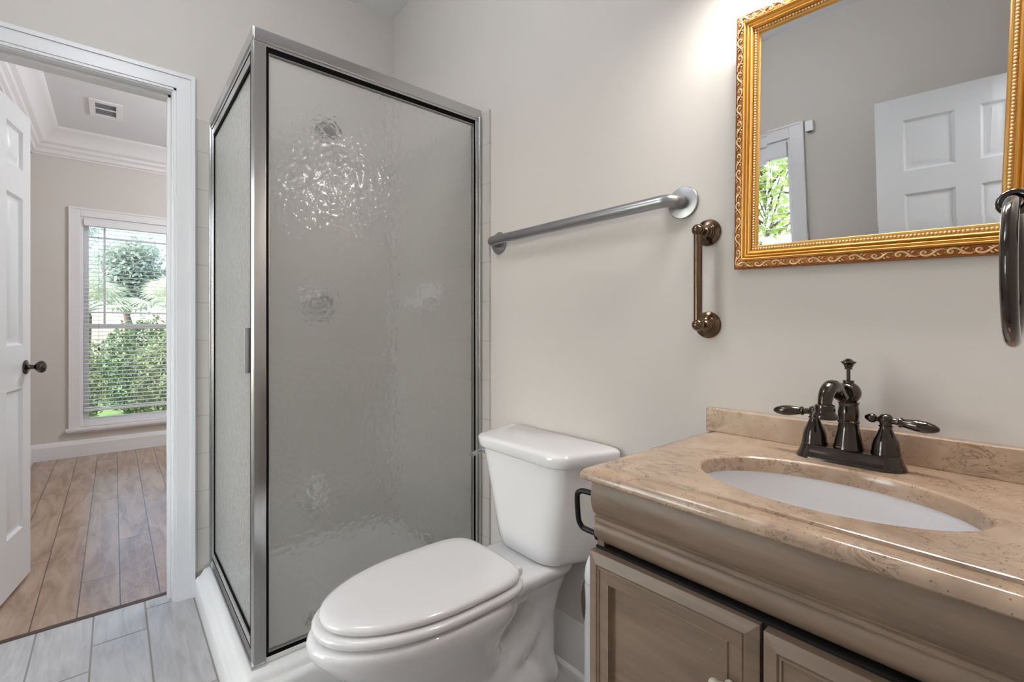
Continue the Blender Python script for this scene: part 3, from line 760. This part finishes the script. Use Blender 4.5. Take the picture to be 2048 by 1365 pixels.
for s_ in (-1, 1):
    b = new(); lathe(b, [(0,0), (.014,0), (.014,.01), (.008,.02), (0,.022)], (.86, TC+s_*.098, .024), (0,0,1), 16); obj('bolt_cap', b, M['porcelain'], to)

# brush holder beside the vanity
o = thing('toilet_brush_holder', 'white brush canister with brown grip between toilet and vanity', 'toilet brush', (1.0, .822, 0))
bx, by = 1.0, .822
b = new(); lathe(b, [(0,0), (.058,0), (.064,.008), (.066,.03), (.060,.055), (.046,.07), (.034,.08), (.031,.12), (.031,.395), (.030,.407), (0,.410)], (bx, by, 0), (0,0,1), 36); obj('canister', b, M['plastic'], o)
b = new(); lathe(b, [(0,0), (.030,0), (.031,.012), (.028,.04), (.020,.062), (0,.07)], (bx, by, .4105), (0,0,1), 32); obj('cap', b, M['plastic'], o)
b = new(); ball(b, (bx-.014, by+.020, .352), 1.0, 20, (.016, .016, .062)); obj('grip', b, M['brownplastic'], o)

# ---------------------------------------------------------------- vanity
CX0, CY0, CY1, CZ0, CZ1 = .655, YN+.002, .577, .821, .849
va = thing('vanity_cabinet', 'taupe painted vanity cabinet with two panelled doors', 'cabinet', (.9, .25, 0))
AY1 = .558
b = new()
box(b, .680, XR-.002, .540, .556, .09, .818); box(b, .680, XR-.002, CY0, CY0+.016, .09, .818); box(b, .680, XR-.002, CY0+.016, .540, .09, .106)
box(b, .740, .755, CY0, .556, 0, .09); box(b, .740, XR-.002, .540, .556, 0, .09)
box(b, XR-.012, XR-.002, CY0+.016, .540, .106, .818)
obj('carcass', b, M['cabinet'], va, bevel=.001)
b = new()
box(b, .677, .697, CY0, .030, .09, .70); box(b, .677, .697, .528, .556, .09, .70); box(b, .677, .697, .030, .528, .09, .125); box(b, .677, .697, .030, .528, .672, .70)
obj('face_frame', b, M['darkgap'], va, smooth=0)  # frame coloured near black, standing for the shade in the door gaps
ap = [(.700, .8205), (.671, .8205), (.667, .812), (.6645, .800), (.664, .788), (.666, .775), (.671, .763), (.678, .756), (.678, .7545), (.6745, .752), (.674, .746), (.6765, .744), (.6765, .7425), (.674, .740), (.6725, .730), (.674, .719), (.679, .711), (.686, .705), (.700, .704)]
b = new(); prism(b, [Vector((x, 0, z)) for x, z in ap], (0, CY0, 0), (0, AY1, 0)); obj('apron', b, M['cabinet'], va, smooth=40)
def cab_door(name, y0, y1, z0, z1, swing, knob_y, hinge):
    """local space: x = out of the cabinet front (towards -x world)"""
    W, Hh = y1-y0, z1-z0
    b = new()
    prof = [(0, -.000), (.018, -.006), (.020, -.0035), (.0215, -.0055), (.024, -.006), (.0255, -.0035), (.0275, -.0035), (.040, -.0035), (.0415, -.006), (.0445, -.006), (.047, .004), (.049, .006), (.051, .006)]
    panel_rect(b, 0, W, 0, Hh, -.016, -1, prof)
    v = [[b.verts.new((x, y, z)) for x, z in ((0, 0), (W, 0), (W, Hh), (0, Hh))] for y in (-.016, 0)]
    for i in range(4):
        j = (i+1) % 4; b.faces.new((v[0][i], v[0][j], v[1][j], v[1][i]))
    b.faces.new(v[1])
    bmesh.ops.remove_doubles(b, verts=b.verts, dist=1e-5)
    bmesh.ops.transform(b, matrix=Matrix(((0, 1, 0, 0), (1, 0, 0, 0), (0, 0, 1, 0), (0, 0, 0, 1))), verts=b.verts)   # local x->y, y->x
    hy = y1 if hinge > 0 else y0
    bmesh.ops.translate(b, verts=b.verts, vec=(0, y0-hy, 0))
    d = obj(name, b, M['cabinet'], va, smooth=22, local=True)
    d.location = Vector((.676, hy, z0)) - va.location
    d.rotation_euler = (0, 0, swing)
    b = new(); lathe(b, [(0,0), (.008,0), (.006,.004), (.005,.012), (.009,.016), (.0145,.020), (.0155,.025), (.0125,.029), (0,.031)], (-.0215, knob_y-hy, .595-z0), (-1,0,0), 24)
    ball(b, (-.043, knob_y-hy-.013, .600-z0), .0085, 12); ball(b, (-.043, knob_y-hy+.013, .600-z0), .0085, 12)
    kk_ = obj('knob', b, plain('cream ceramic knob', rgb(216, 206, 190), .3), d, local=True)
    kk_['label'] = 'cream knob'
cab_door('door', .266, .557, .105, .6955, .028, .303, 1)
cab_door('door', -.062, .2575, .105, .6955, 0, .222, -1)

# stone top with an oval cut-out
ct = thing('vanity_countertop', 'tan marbled stone countertop with oval sink cut-out', 'countertop', (.9, .25, CZ0))
HC, HA, HB = Vector((.862, .248)), .124, .190
angs = sorted(set([2*PI*i/96 for i in range(96)]))
for cxx, cyy in ((CX0, CY0), (CX0, CY1), (XR-.002, CY0), (XR-.002, CY1)):
    a = math.atan2(cyy-HC.y, cxx-HC.x) % (2*PI)
    i = min(range(len(angs)), key=lambda j: abs(angs[j]-a)); angs[i] = a
def oval(sa, z): 
    out = []
    for a in angs:
        d = Vector((math.cos(a), math.sin(a))); r = 1/math.sqrt((d.x/(HA+sa))**2+(d.y/(HB+sa))**2)
        out.append(Vector((HC.x+d.x*r, HC.y+d.y*r, z)))
    return out
def rectr(i, z):
    x0, x1, y0, y1 = CX0+i, XR-.002, CY0, CY1-i; out = []
    for a in angs:
        d = Vector((math.cos(a), math.sin(a))); t = 9
        if d.x > 1e-6: t = min(t, (XR-.002-HC.x)/d.x)
        if d.x < -1e-6: t = min(t, (CX0-HC.x)/d.x)
        if d.y > 1e-6: t = min(t, (CY1-HC.y)/d.y)
        if d.y < -1e-6: t = min(t, (CY0-HC.y)/d.y)
        x, y = HC.x+d.x*t, HC.y+d.y*t
        out.append(Vector((min(max(x, x0), x1), min(max(y, y0), y1), z)))
    return out
b = new()
loft(b, [oval(0, CZ0), oval(0, CZ1-.007), oval(.0015, CZ1-.003), oval(.005, CZ1-.0006), oval(.012, CZ1), rectr(.036, CZ1), rectr(.0345, CZ1-.0008), rectr(.034, CZ1-.005), rectr(.031, CZ1-.0055), rectr(.022, CZ1-.0045), rectr(.012, CZ1-.0058), rectr(.006, CZ1-.009), rectr(.002, CZ1-.014), rectr(0, CZ1-.019), rectr(0, CZ0+.003), rectr(.003, CZ0)], closed=True)
obj('slab', b, M['stone'], ct, smooth=28)
b = new(); box(b, XR-.024, XR-.001, CY0, .566, CZ1-.001, CZ1+.056); obj('backsplash', b, M['stone'], ct, bevel=.003)
# undermount basin
o = thing('sink_basin', 'white oval undermount sink basin in the stone countertop', 'sink', (HC.x, HC.y, .66))
b = new(); rings = []
for t, z in ((1.10, CZ0-.001), (1.10, CZ0-.010), (1.07, CZ0-.012), (1.05, CZ0-.05), (.98, CZ0-.10), (.80, CZ0-.14), (.5, CZ0-.160), (.16, CZ0-.165)):
    rings.append([Vector((HC.x+HA*t*math.cos(2*PI*i/64), HC.y+HB*t*math.sin(2*PI*i/64), z)) for i in range(64)])
inner = []
for t, z in ((.12, CZ0-.155), (.5, CZ0-.150), (.78, CZ0-.132), (.95, CZ0-.094), (1.015, CZ0-.045), (1.03, CZ0-.001)):
    inner.append([Vector((HC.x+HA*t*math.cos(2*PI*i/64), HC.y+HB*t*math.sin(2*PI*i/64), z)) for i in range(64)])
loft(b, rings+inner, closed=True)
obj('bowl', b, M['porcelain'], o, smooth=40)
b = new(); lathe(b, [(0,0), (.022,0), (.024,.003), (.018,.005), (.012,.007), (0,.008)], (HC.x, HC.y, CZ0-.158), (0,0,1), 24); obj('drain', b, M['bronze'], o)

# faucet
fx, fy = 1.046, .258
fa = thing('faucet', 'oil-rubbed bronze two-handle faucet behind the oval sink', 'faucet', (fx, fy, CZ1))
def stad(hx, hy, z, n=10):
    pts = []
    for k_ in range(2*n+2):
        if k_ <= n: a = PI*k_/n; pts.append(Vector((fx+hx*math.cos(a), fy+(hy-hx)+hx*math.sin(a), z)))
        else: a = PI+PI*(k_-n-1)/n; pts.append(Vector((fx+hx*math.cos(a), fy-(hy-hx)+hx*math.sin(a), z)))
    return pts
b = new(); loft(b, [stad(.033, .0865, CZ1+.0003), stad(.033, .0865, CZ1+.003), stad(.031, .0845, CZ1+.006), stad(.0275, .081, CZ1+.014), stad(.0255, .079, CZ1+.022), stad(.0235, .077, CZ1+.0255), stad(.018, .07, CZ1+.026)])
obj('base_plate', b, M['bronze'], fa, smooth=40)
z0 = CZ1+.025
b = new(); lathe(b, [(0,0), (.0245,0), (.0245,.003), (.0235,.006), (.021,.018), (.0178,.034), (.0163,.047), (.0166,.0485), (.0178,.0495), (.0178,.052), (.0163,.0535), (.0168,.060), (.0168,.070), (.0155,.080), (.0160,.0835), (.0172,.0850), (.0172,.0875), (.014,.088), (0,.088)], (fx, fy, z0), (0,0,1), 36)
obj('spout_column', b, M['bronze'], fa, smooth=40)
zc = .9785
b = new(); ball(b, (fx, fy, zc), .0205, 24); lathe(b, [(0,0), (.009,0), (.009,.005), (0,.005)], (fx, fy, zc+.0185), (0,0,1), 20)
lathe(b, [(.0165,0), (.018,.002), (.018,.006), (.0155,.008), (.014,.014), (0,.014)], (fx-.010, fy, zc), (-1,0,.0), 28)
obj('spout_hub', b, M['bronze'], fa, smooth=40)
path = smooth_path([(fx-.018, fy, zc), (fx-.032, fy+.002, zc-.003), (fx-.046, fy+.004, zc+.004), (fx-.060, fy+.006, zc+.014), (fx-.076, fy+.008, zc+.0155), (fx-.090, fy+.010, zc+.006), (fx-.096, fy+.011, zc-.008), (fx-.097, fy+.011, zc-.018)], 6)
b = new(); n_ = len(path); tube(b, path, [.0098+.003*math.sin(PI*i/(n_-1)) for i in range(n_)], 20)
lathe(b, [(0,0), (.0185,0), (.0195,.003), (.0185,.008), (.0155,.012), (.0155,.014), (.016,.016), (.015,.024), (.0115,.026), (0,.026)], (fx-.097, fy+.011, zc-.038), (0,0,1), 28)
obj('spout', b, M['bronze'], fa, smooth=40)
b = new(); lathe(b, [(0,0), (.0032,0), (.0032,.020), (.0062,.0205), (.0062,.024), (.0085,.029), (.0125,.033), (.0125,.0345), (.007,.037), (.004,.040), (0,.0405)], (fx, fy, zc+.0235), (0,0,1), 24)
obj('lift_rod', b, M['bronze'], fa, smooth=40)
for s_ in (1, -1):
    hy_ = fy+s_*.0555
    b = new(); lathe(b, [(0,0), (.022,0), (.0225,.003), (.021,.006), (.0205,.014), (.018,.026), (.012,.040), (.0092,.047), (.0092,.049), (.0108,.050), (.0108,.0515), (.0088,.053), (.0096,.057), (.0112,.062), (.0106,.067), (.007,.0715), (0,.073)], (fx, hy_, z0), (0,0,1), 28)
    h = obj('handle', b, M['bronze'], fa, smooth=40)
    zl = z0+.0615
    b = new(); lathe(b, [(0,0), (.006,0), (.0055,.006), (.006,.010), (.0088,.012), (.0088,.0145), (.0072,.017), (.0085,.024), (.0102,.036), (.0098,.048), (.0072,.058), (.0035,.064), (0,.0655)], (fx, hy_+s_*.008, zl), (-.10, s_, -.08), 24)
    lathe(b, [(0,0), (.005,0), (.004,.005), (.0075,.008), (.0085,.011), (.0075,.016), (.004,.022), (0,.024)], (fx, hy_-s_*.008, zl), (.10, -s_, .08), 20)
    obj('lever', b, M['bronze'], h, smooth=40)
# maker's mark at the foot of the spout column
fc = bpy.data.curves.new('maker_mark', 'FONT'); fc.body = 'DELTA'; fc.size = .0055; fc.extrude = .0003; fc.align_x = 'CENTER'
tmp = bpy.data.objects.new('tmp', fc); sc.collection.objects.link(tmp)
dg = bpy.context.evaluated_depsgraph_get(); me = bpy.data.meshes.new_from_object(tmp.evaluated_get(dg))
bpy.data.objects.remove(tmp)
mk = bpy.data.objects.new('lettering', me); sc.collection.objects.link(mk); me.materials.clear(); me.materials.append(plain('pale engraving', rgb(190, 178, 165), .4))
R0 = .0245
for v in me.vertices:                         # wrap round the column, facing the room and a little to the left
    a = PI - .30 + v.co.x/R0
    v.co = Vector(((R0-.0006+v.co.z)*math.cos(a), (R0-.0006+v.co.z)*math.sin(a), v.co.y+.0262))
mk.parent = fa

# black loop on the vanity side
o = thing('loop_holder', 'black metal loop holder on the vanity side above the brush canister', 'holder', (.680, .556, .75))
b = new()
pts = [(.684, .552, .789), (.682, .585, .789), (.680, .598, .786), (.679, .604, .776), (.681, .603, .735), (.683, .599, .722), (.685, .590, .716), (.687, .552, .715)]
tube(b, smooth_path(pts, 5), .0052, 12); obj('loop', b, M['black'], o)
for z in (.789, .715):
    b = new(); lathe(b, [(0,0), (.010,0), (.009,.004), (.006,.006), (0,.006)], (.685, .5562, z), (0,1,0), 16); obj('mount', b, M['black'], o)

# ---------------------------------------------------------------- wall mirror with gilt frame (local: y across, z up, -x out of the wall)
MW, MH, FWd = .486, .568, .053
mi = thing('wall_mirror', 'rectangular wall mirror in a carved gilt frame above the vanity', 'mirror', (XR-.004, .258, 1.229), (.037, -math.radians(3.4), 0))
def floop(ins, out): return [Vector((-out, y, z)) for y, z in ((-MW/2+ins, ins), (MW/2-ins, ins), (MW/2-ins, MH-ins), (-MW/2+ins, MH-ins))]
def sweep(prof, closed=True):
    b = new(); loft(b, [floop(i, o_) for i, o_ in prof], closed=closed); return b
obj('frame', sweep([(0, .002), (0, .010), (.001, .0125), (.003, .0135), (.005, .0125), (.018, .0145), (.020, .018), (.020, .004), (.010, .002)]), M['gold_dark'], mi, smooth=25, local=True)
arc = []
for c0, rad, amp in ((.0200, .0055, .006), (.0290, .0045, .005)):
    pass
prof = [(.0195, .004), (.0195, .019)]
def hump(a, c, base, hgt, n=7):
    return [(a+(c-a)*i/n, base+hgt*math.sin(PI*i/n)) for i in range(n+1)]
prof += hump(.0198, .0255, .0190, .0050) + [(.0262, .0178)] + hump(.0268, .0315, .0175, .0032) + [(.0322, .0165)] + hump(.0328, .0395, .0160, .0046) + [(.0402, .0140), (.0405, .0125), (.0470, .0115), (.0475, .0125), (.0500, .0120), (.0505, .0100), (.0525, .0080), (.0525, .004)]
obj('gilt_moulding', sweep(prof), M['gold'], mi, smooth=40, local=True)
# beads
b = new(); ins = .0437
def along(ins, step):
    y0, y1, z0_, z1_ = -MW/2+ins, MW/2-ins, ins, MH-ins
    for (p, q) in (((y0, z0_), (y1, z0_)), ((y1, z0_), (y1, z1_)), ((y1, z1_), (y0, z1_)), ((y0, z1_), (y0, z0_))):
        L = math.hypot(q[0]-p[0], q[1]-p[1]); n = max(1, round(L/step))
        for i in range(n): yield (p[0]+(q[0]-p[0])*i/n, p[1]+(q[1]-p[1])*i/n)
for y, z in along(ins, .0058): ball(b, (-.0135, y, z), .0027, 8)
obj('beading', b, M['gold_pale'], mi, smooth=180, local=True)
# carved scrolls on the outer band
b = new()
def scroll(o0, tdir, ndir, L, flip):
    """one acanthus scroll along direction tdir, L long, on a band 13 mm wide"""
    def P(u, v, h=.0): return Vector((-(.0145+h), o0[0]+tdir[0]*u*L+ndir[0]*v*flip, o0[1]+tdir[1]*u*L+ndir[1]*v*flip))
    pts = [P(0, -.0045), P(.12, -.0052), P(.28, -.0035), P(.42, .0005), P(.56, .0042), P(.72, .0052), P(.86, .0030), P(.90, -.0006), P(.82, -.0032), P(.72, -.0024), P(.70, .0002), P(.76, .0014)]
    sp_ = smooth_path(pts, 4); n = len(sp_)
    tube(b, sp_, [.0007+.0017*math.sin(PI*min(1, .08+i/n*.95)) for i in range(n)], 6)
    for u0, v0, u1, v1 in ((.20, -.0050, .40, -.0056), (.34, -.0022, .52, -.0050), (.30, .0010, .14, .0050), (.44, .0030, .30, .0058)):
        tube(b, smooth_path([P(u0, v0), P((u0+u1)/2, (v0+v1)/2+.0009), P(u1, v1)], 4), [.0005, .0012, .0016, .0018, .0018, .0016, .0013, .0009, .0004], 6)
    ball(b, P(.76, .0002, .0004), .0013, 6); ball(b, P(.96, .0035), .0011, 6); ball(b, P(1.0, -.0012), .0009, 6)
mid = .0105
sides = (((-MW/2+mid, mid), (1, 0), (0, 1), MW-2*mid), ((MW/2-mid, mid), (0, 1), (-1, 0), MH-2*mid), ((MW/2-mid, MH-mid), (-1, 0), (0, -1), MW-2*mid), ((-MW/2+mid, MH-mid), (0, -1), (1, 0), MH-2*mid))
for o0, td, nd, L in sides:
    n = round(L/.036); st = L/n
    for i in range(n):
        scroll((o0[0]+td[0]*i*st, o0[1]+td[1]*i*st), td, nd, st, 1 if i % 2 == 0 else -1)
for y, z in ((-MW/2+mid, mid), (MW/2-mid, mid), (MW/2-mid, MH-mid), (-MW/2+mid, MH-mid)):
    for k_ in range(5):
        a = 2*PI*k_/5; ball(b, (-.0145, y+.004*math.cos(a), z+.004*math.sin(a)), .0021, 8)
    ball(b, (-.0155, y, z), .0022, 8)
obj('carved_scrolls', b, M['gold_pale'], mi, smooth=180, local=True)
b = new(); loft(b, [floop(.050, .003), floop(.050, .0070), floop(.0680, .0074)]); 
obj('mirror_glass', b, M['mirror'], mi, smooth=0, local=True)
b = new(); box(b, -.0030, -.0005, -MW/2+.02, MW/2-.02, .02, MH-.02); obj('backing_board', b, M['darkgap'], mi, smooth=0, local=True)

# ---------------------------------------------------------------- bars and ring
gb = thing('grab_bar', 'long brushed steel grab bar beside the shower', 'grab bar', (XR, 1.02, 1.425))
for y in (.637, 1.400):
    b = new(); lathe(b, [(0,0), (.0405,0), (.0415,.002), (.0415,.006), (.040,.008), (.026,.0095), (.017,.010), (0,.010)], (XR, y, 1.425), (-1,0,0), 40); obj('flange', b, M['nickel'], gb)
b = new(); xo = XR-.056; R_ = .034
pts = [Vector((XR-.008, .637, 1.425))]
for k_ in range(9): a = PI/2*k_/8; pts.append(Vector((xo+R_*(1-math.sin(a)), .637+R_*(1-math.cos(a)), 1.425)))
for k_ in range(9): a = PI/2*k_/8; pts.append(Vector((xo+R_*(1-math.cos(a)), 1.400-R_*(1-math.sin(a)), 1.425)))
pts.append(Vector((XR-.008, 1.400, 1.425)))
tube(b, pts, .0165, 24); obj('bar', b, M['nickel'], gb, smooth=60)

vb = thing('bronze_bar', 'short vertical bronze bar between grab bar and gilt mirror', 'towel bar', (XR, .571, 1.22))
for z in (1.337, 1.107):
    b = new(); lathe(b, [(0,0), (.0325,0), (.0335,.002), (.032,.0055), (.027,.008), (.022,.0095), (.0215,.012), (.0185,.013), (.018,.016), (.0145,.0175), (.0135,.022), (.0095,.026), (.0085,.036), (.0095,.040), (0,.042)], (XR, .571, z), (-1,0,0), 36); fl_ = obj('flange', b, M['bronze_warm'], vb)
    for a in (.5, .5+2*PI/3, .5+4*PI/3):
        b = new(); lathe(b, [(0,0), (.0036,0), (.0036,.0012), (0,.0012)], (XR-.0058, .571+.0268*math.cos(a), z+.0268*math.sin(a)), (-1,0,0), 12)
        obj('screw_hole', b, M['screw'], fl_)
    b = new(); ball(b, (XR-.052, .571, z), .0148, 20); obj('knuckle', b, M['bronze_warm'], vb, smooth=180)
b = new(); lathe(b, [(0,0), (.0102,0), (.0102,.206), (0,.206)], (XR-.052, .571, 1.119), (0,0,1), 24); obj('rod', b, M['bronze_warm'], vb)

tr_ = thing('towel_ring', 'dark bronze towel ring hanging in front of the gilt mirror', 'towel ring', (.731, YN, 1.235))
b = new(); lathe(b, [(0,0), (.028,0), (.029,.003), (.026,.008), (.017,.012), (.009,.016), (.0075,.05), (.0075,.088), (.006,.092), (0,.093)], (.731, YN, 1.237), (0,1,0), 28); obj('post', b, M['bronze'], tr_)
b = new(); tube(b, [Vector((.731+.003*math.sin(2*PI*i/28), .032+.0108*math.cos(2*PI*i/28), 1.234+.0108*math.sin(2*PI*i/28))) for i in range(28)], .0046, 14, closed=True); obj('eye', b, M['bronze'], tr_)
b = new(); tube(b, [Vector((.731+.0745*math.sin(2*PI*i/64), .033, 1.1595+.0745*math.cos(2*PI*i/64))) for i in range(64)], .0066, 16, closed=True); obj('ring', b, M['bronze'], tr_, smooth=180)

# ---------------------------------------------------------------- garden
b = new(); box(b, -14, 14, -6, 30, -.4, -.25); struct('ground', b, M['lawn'], 'lawn outside the windows', 'ground', smooth=0)
def leaf(b, c, size, nrm, up, width=.45):
    n = Vector(nrm).normalized(); u = Vector(up); u = (u-n*u.dot(n))
    u = u.normalized() if u.length > 1e-4 else n.orthogonal().normalized(); r = u.cross(n)
    c = Vector(c)
    v = [b.verts.new(p) for p in (c-u*size*.5, c+r*size*width*.5+n*size*.06, c+u*size*.5, c-r*size*width*.5+n*size*.06)]
    b.faces.new(v)
def rv(): return Vector((random.gauss(0,1), random.gauss(0,1), random.gauss(0,1)))
def shrub(name, label, c, rad, nl, size, m, stem_h=.3):
    o = thing(name, label, 'shrub', (c[0], c[1], -.25), group=None)
    b = new()
    for i in range(nl):
        d = rv().normalized(); f = (.55+.45*random.random()**.5)*(.85+.3*noise.noise(d*2.2+Vector(c)))
        p = Vector((c[0]+d.x*rad[0]*f, c[1]+d.y*rad[1]*f, max(-.2, c[2]+d.z*rad[2]*f)))
        leaf(b, p, size*random.uniform(.6, 1.3), d+rv()*.7, rv())
    obj('foliage', b, m, o, smooth=0)
    b = new()
    for i in range(5):
        a = 2*PI*i/5+.4
        tube(b, smooth_path([(c[0]+.03*math.cos(a), c[1]+.03*math.sin(a), -.25), (c[0]+rad[0]*.3*math.cos(a), c[1]+rad[1]*.3*math.sin(a), c[2]-.1), (c[0]+rad[0]*.6*math.cos(a), c[1]+rad[1]*.6*math.sin(a), c[2]+rad[2]*.4)], 4), [.018-.0012*j for j in range(9)], 6)
    obj('stem', b, M['bark'], o)
    return o
for q, where in (((-.50, 7.4, .42, .52), 'on its doorknob side'), ((.62, 7.4, .44, .54), 'on its shower side')):
    shrub('hedge_shrub', 'yellow-green hedge shrub outside the tall window, '+where, (q[0], q[1], q[2]), (q[3], .48, .72), 4600, .062, M['leaf_hedge'])
for q, where in (((-.95, 8.75, .40, .60), 'in the second row on the doorknob side'), ((.30, 8.75, .42, .60), 'in the second row behind the gap'), ((1.55, 8.75, .42, .60), 'in the second row on the shower side')):
    shrub('hedge_shrub', 'dark hedge shrub outside the tall window, '+where, (q[0], q[1], q[2]+.08), (q[3], .50, .88), 4200, .07, M['leaf_dark'])
shrub('low_shrub', 'low green ground-cover shrub just below the tall window', (.05, 6.25, -.12), (.85, .35, .24), 1500, .06, M['leaf_hedge'])
def tree(name, label, x, y, h, crown, nl, size, m, tr=.1):
    o = thing(name, label, 'tree', (x, y, -.25))
    b = new(); rng = []
    trunk = [(x, y, -.25), (x+.08, y, h*.3), (x-.05, y+.05, h*.6), (x, y, h*.85)]
    sp_ = smooth_path(trunk, 5); tube(b, sp_, [tr*(1-.7*i/len(sp_)) for i in range(len(sp_))], 9)
    cl = []
    for i in range(crown[2]):
        d = rv().normalized(); f = random.random()**.4
        cc = Vector((x+d.x*crown[0]*f, y+d.y*crown[0]*f, h+d.z*crown[1]*f)); cl.append(cc)
        st_ = sp_[random.randint(len(sp_)//2, len(sp_)-1)]
        tube(b, [st_, (st_+cc)/2+Vector((0, 0, .1)), cc], [tr*.25, tr*.16, tr*.06], 5)
    obj('trunk', b, M['bark'], o)
    b = new()
    for i in range(nl):
        cc = random.choice(cl); d = rv(); 
        p = cc + Vector((d.x, d.y, d.z*.8))*crown[3]
        leaf(b, p, size*random.uniform(.6, 1.3), Vector((0,0,1))+rv()*.8, rv())
    obj('crown', b, m, o, smooth=0)
    return o
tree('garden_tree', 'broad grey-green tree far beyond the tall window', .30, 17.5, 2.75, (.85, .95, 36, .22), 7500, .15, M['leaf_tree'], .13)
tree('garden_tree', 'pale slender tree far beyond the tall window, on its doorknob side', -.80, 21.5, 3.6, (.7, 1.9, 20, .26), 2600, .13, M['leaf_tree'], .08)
tree('garden_tree', 'small dark tree at the edge of the tall window, by the jamb', 1.45, 14.6, 1.5, (.45, .9, 16, .18), 2400, .10, M['leaf_dark'], .06)
tree('garden_tree', 'leafy tree outside the window seen in the mirror', -4.4, 2.6, 2.5, (1.2, 1.1, 30, .22), 2200, .13, M['leaf_bright'], .08)
# fan palms
def palm(label, x, y, h, nf, L, seed):
    random.seed(seed)
    o = thing('fan_palm', label, 'palm', (x, y, -.25))
    b = new(); lathe(b, [(0,0), (.16,0), (.13,.2), (.12,h*.6), (.14,h), (.06,h+.15), (0,h+.2)], (x, y, -.25), (0,0,1), 12); obj('trunk', b, M['bark'], o)
    b = new(); b2 = new()
    for i in range(nf):
        az = 2*PI*i*.381966; el = math.radians(random.uniform(5, 75))
        d = Vector((math.cos(az)*math.cos(el), math.sin(az)*math.cos(el), math.sin(el)))
        c0 = Vector((x, y, h-.2)); c1 = c0+d*L*.55
        tube(b2, [c0, (c0+c1)/2+Vector((0,0,.04)), c1], [.014, .010, .007], 5)
        side = d.cross(Vector((0,0,1))).normalized(); up = side.cross(d)
        for j in range(-8, 9):
            a = j*math.radians(11)
            dd = (d*math.cos(a)+side*math.sin(a)).normalized()
            l = L*.6*(1-.03*abs(j)); wv = up.cross(dd).normalized() if up.cross(dd).length > 1e-3 else side
            m0 = c1+dd*l*.55+up*.02; m1 = c1+dd*l-Vector((0,0,1))*l*.28
            vs_ = [b.verts.new(p) for p in (c1, m0+wv*.016, m1, m0-wv*.016)]
            b.faces.new(vs_)
    obj('fronds', b, M['leaf_palm'], o, smooth=0); obj('frond_stalks', b2, M['leaf_palm'], o)
palm('pale fan palm behind the hedge, on the doorknob side of the window', -.42, 10.6, 1.55, 34, .80, 3)
palm('pale fan palm behind the hedge, near the middle of the window', .95, 12.0, 1.65, 34, .80, 5)
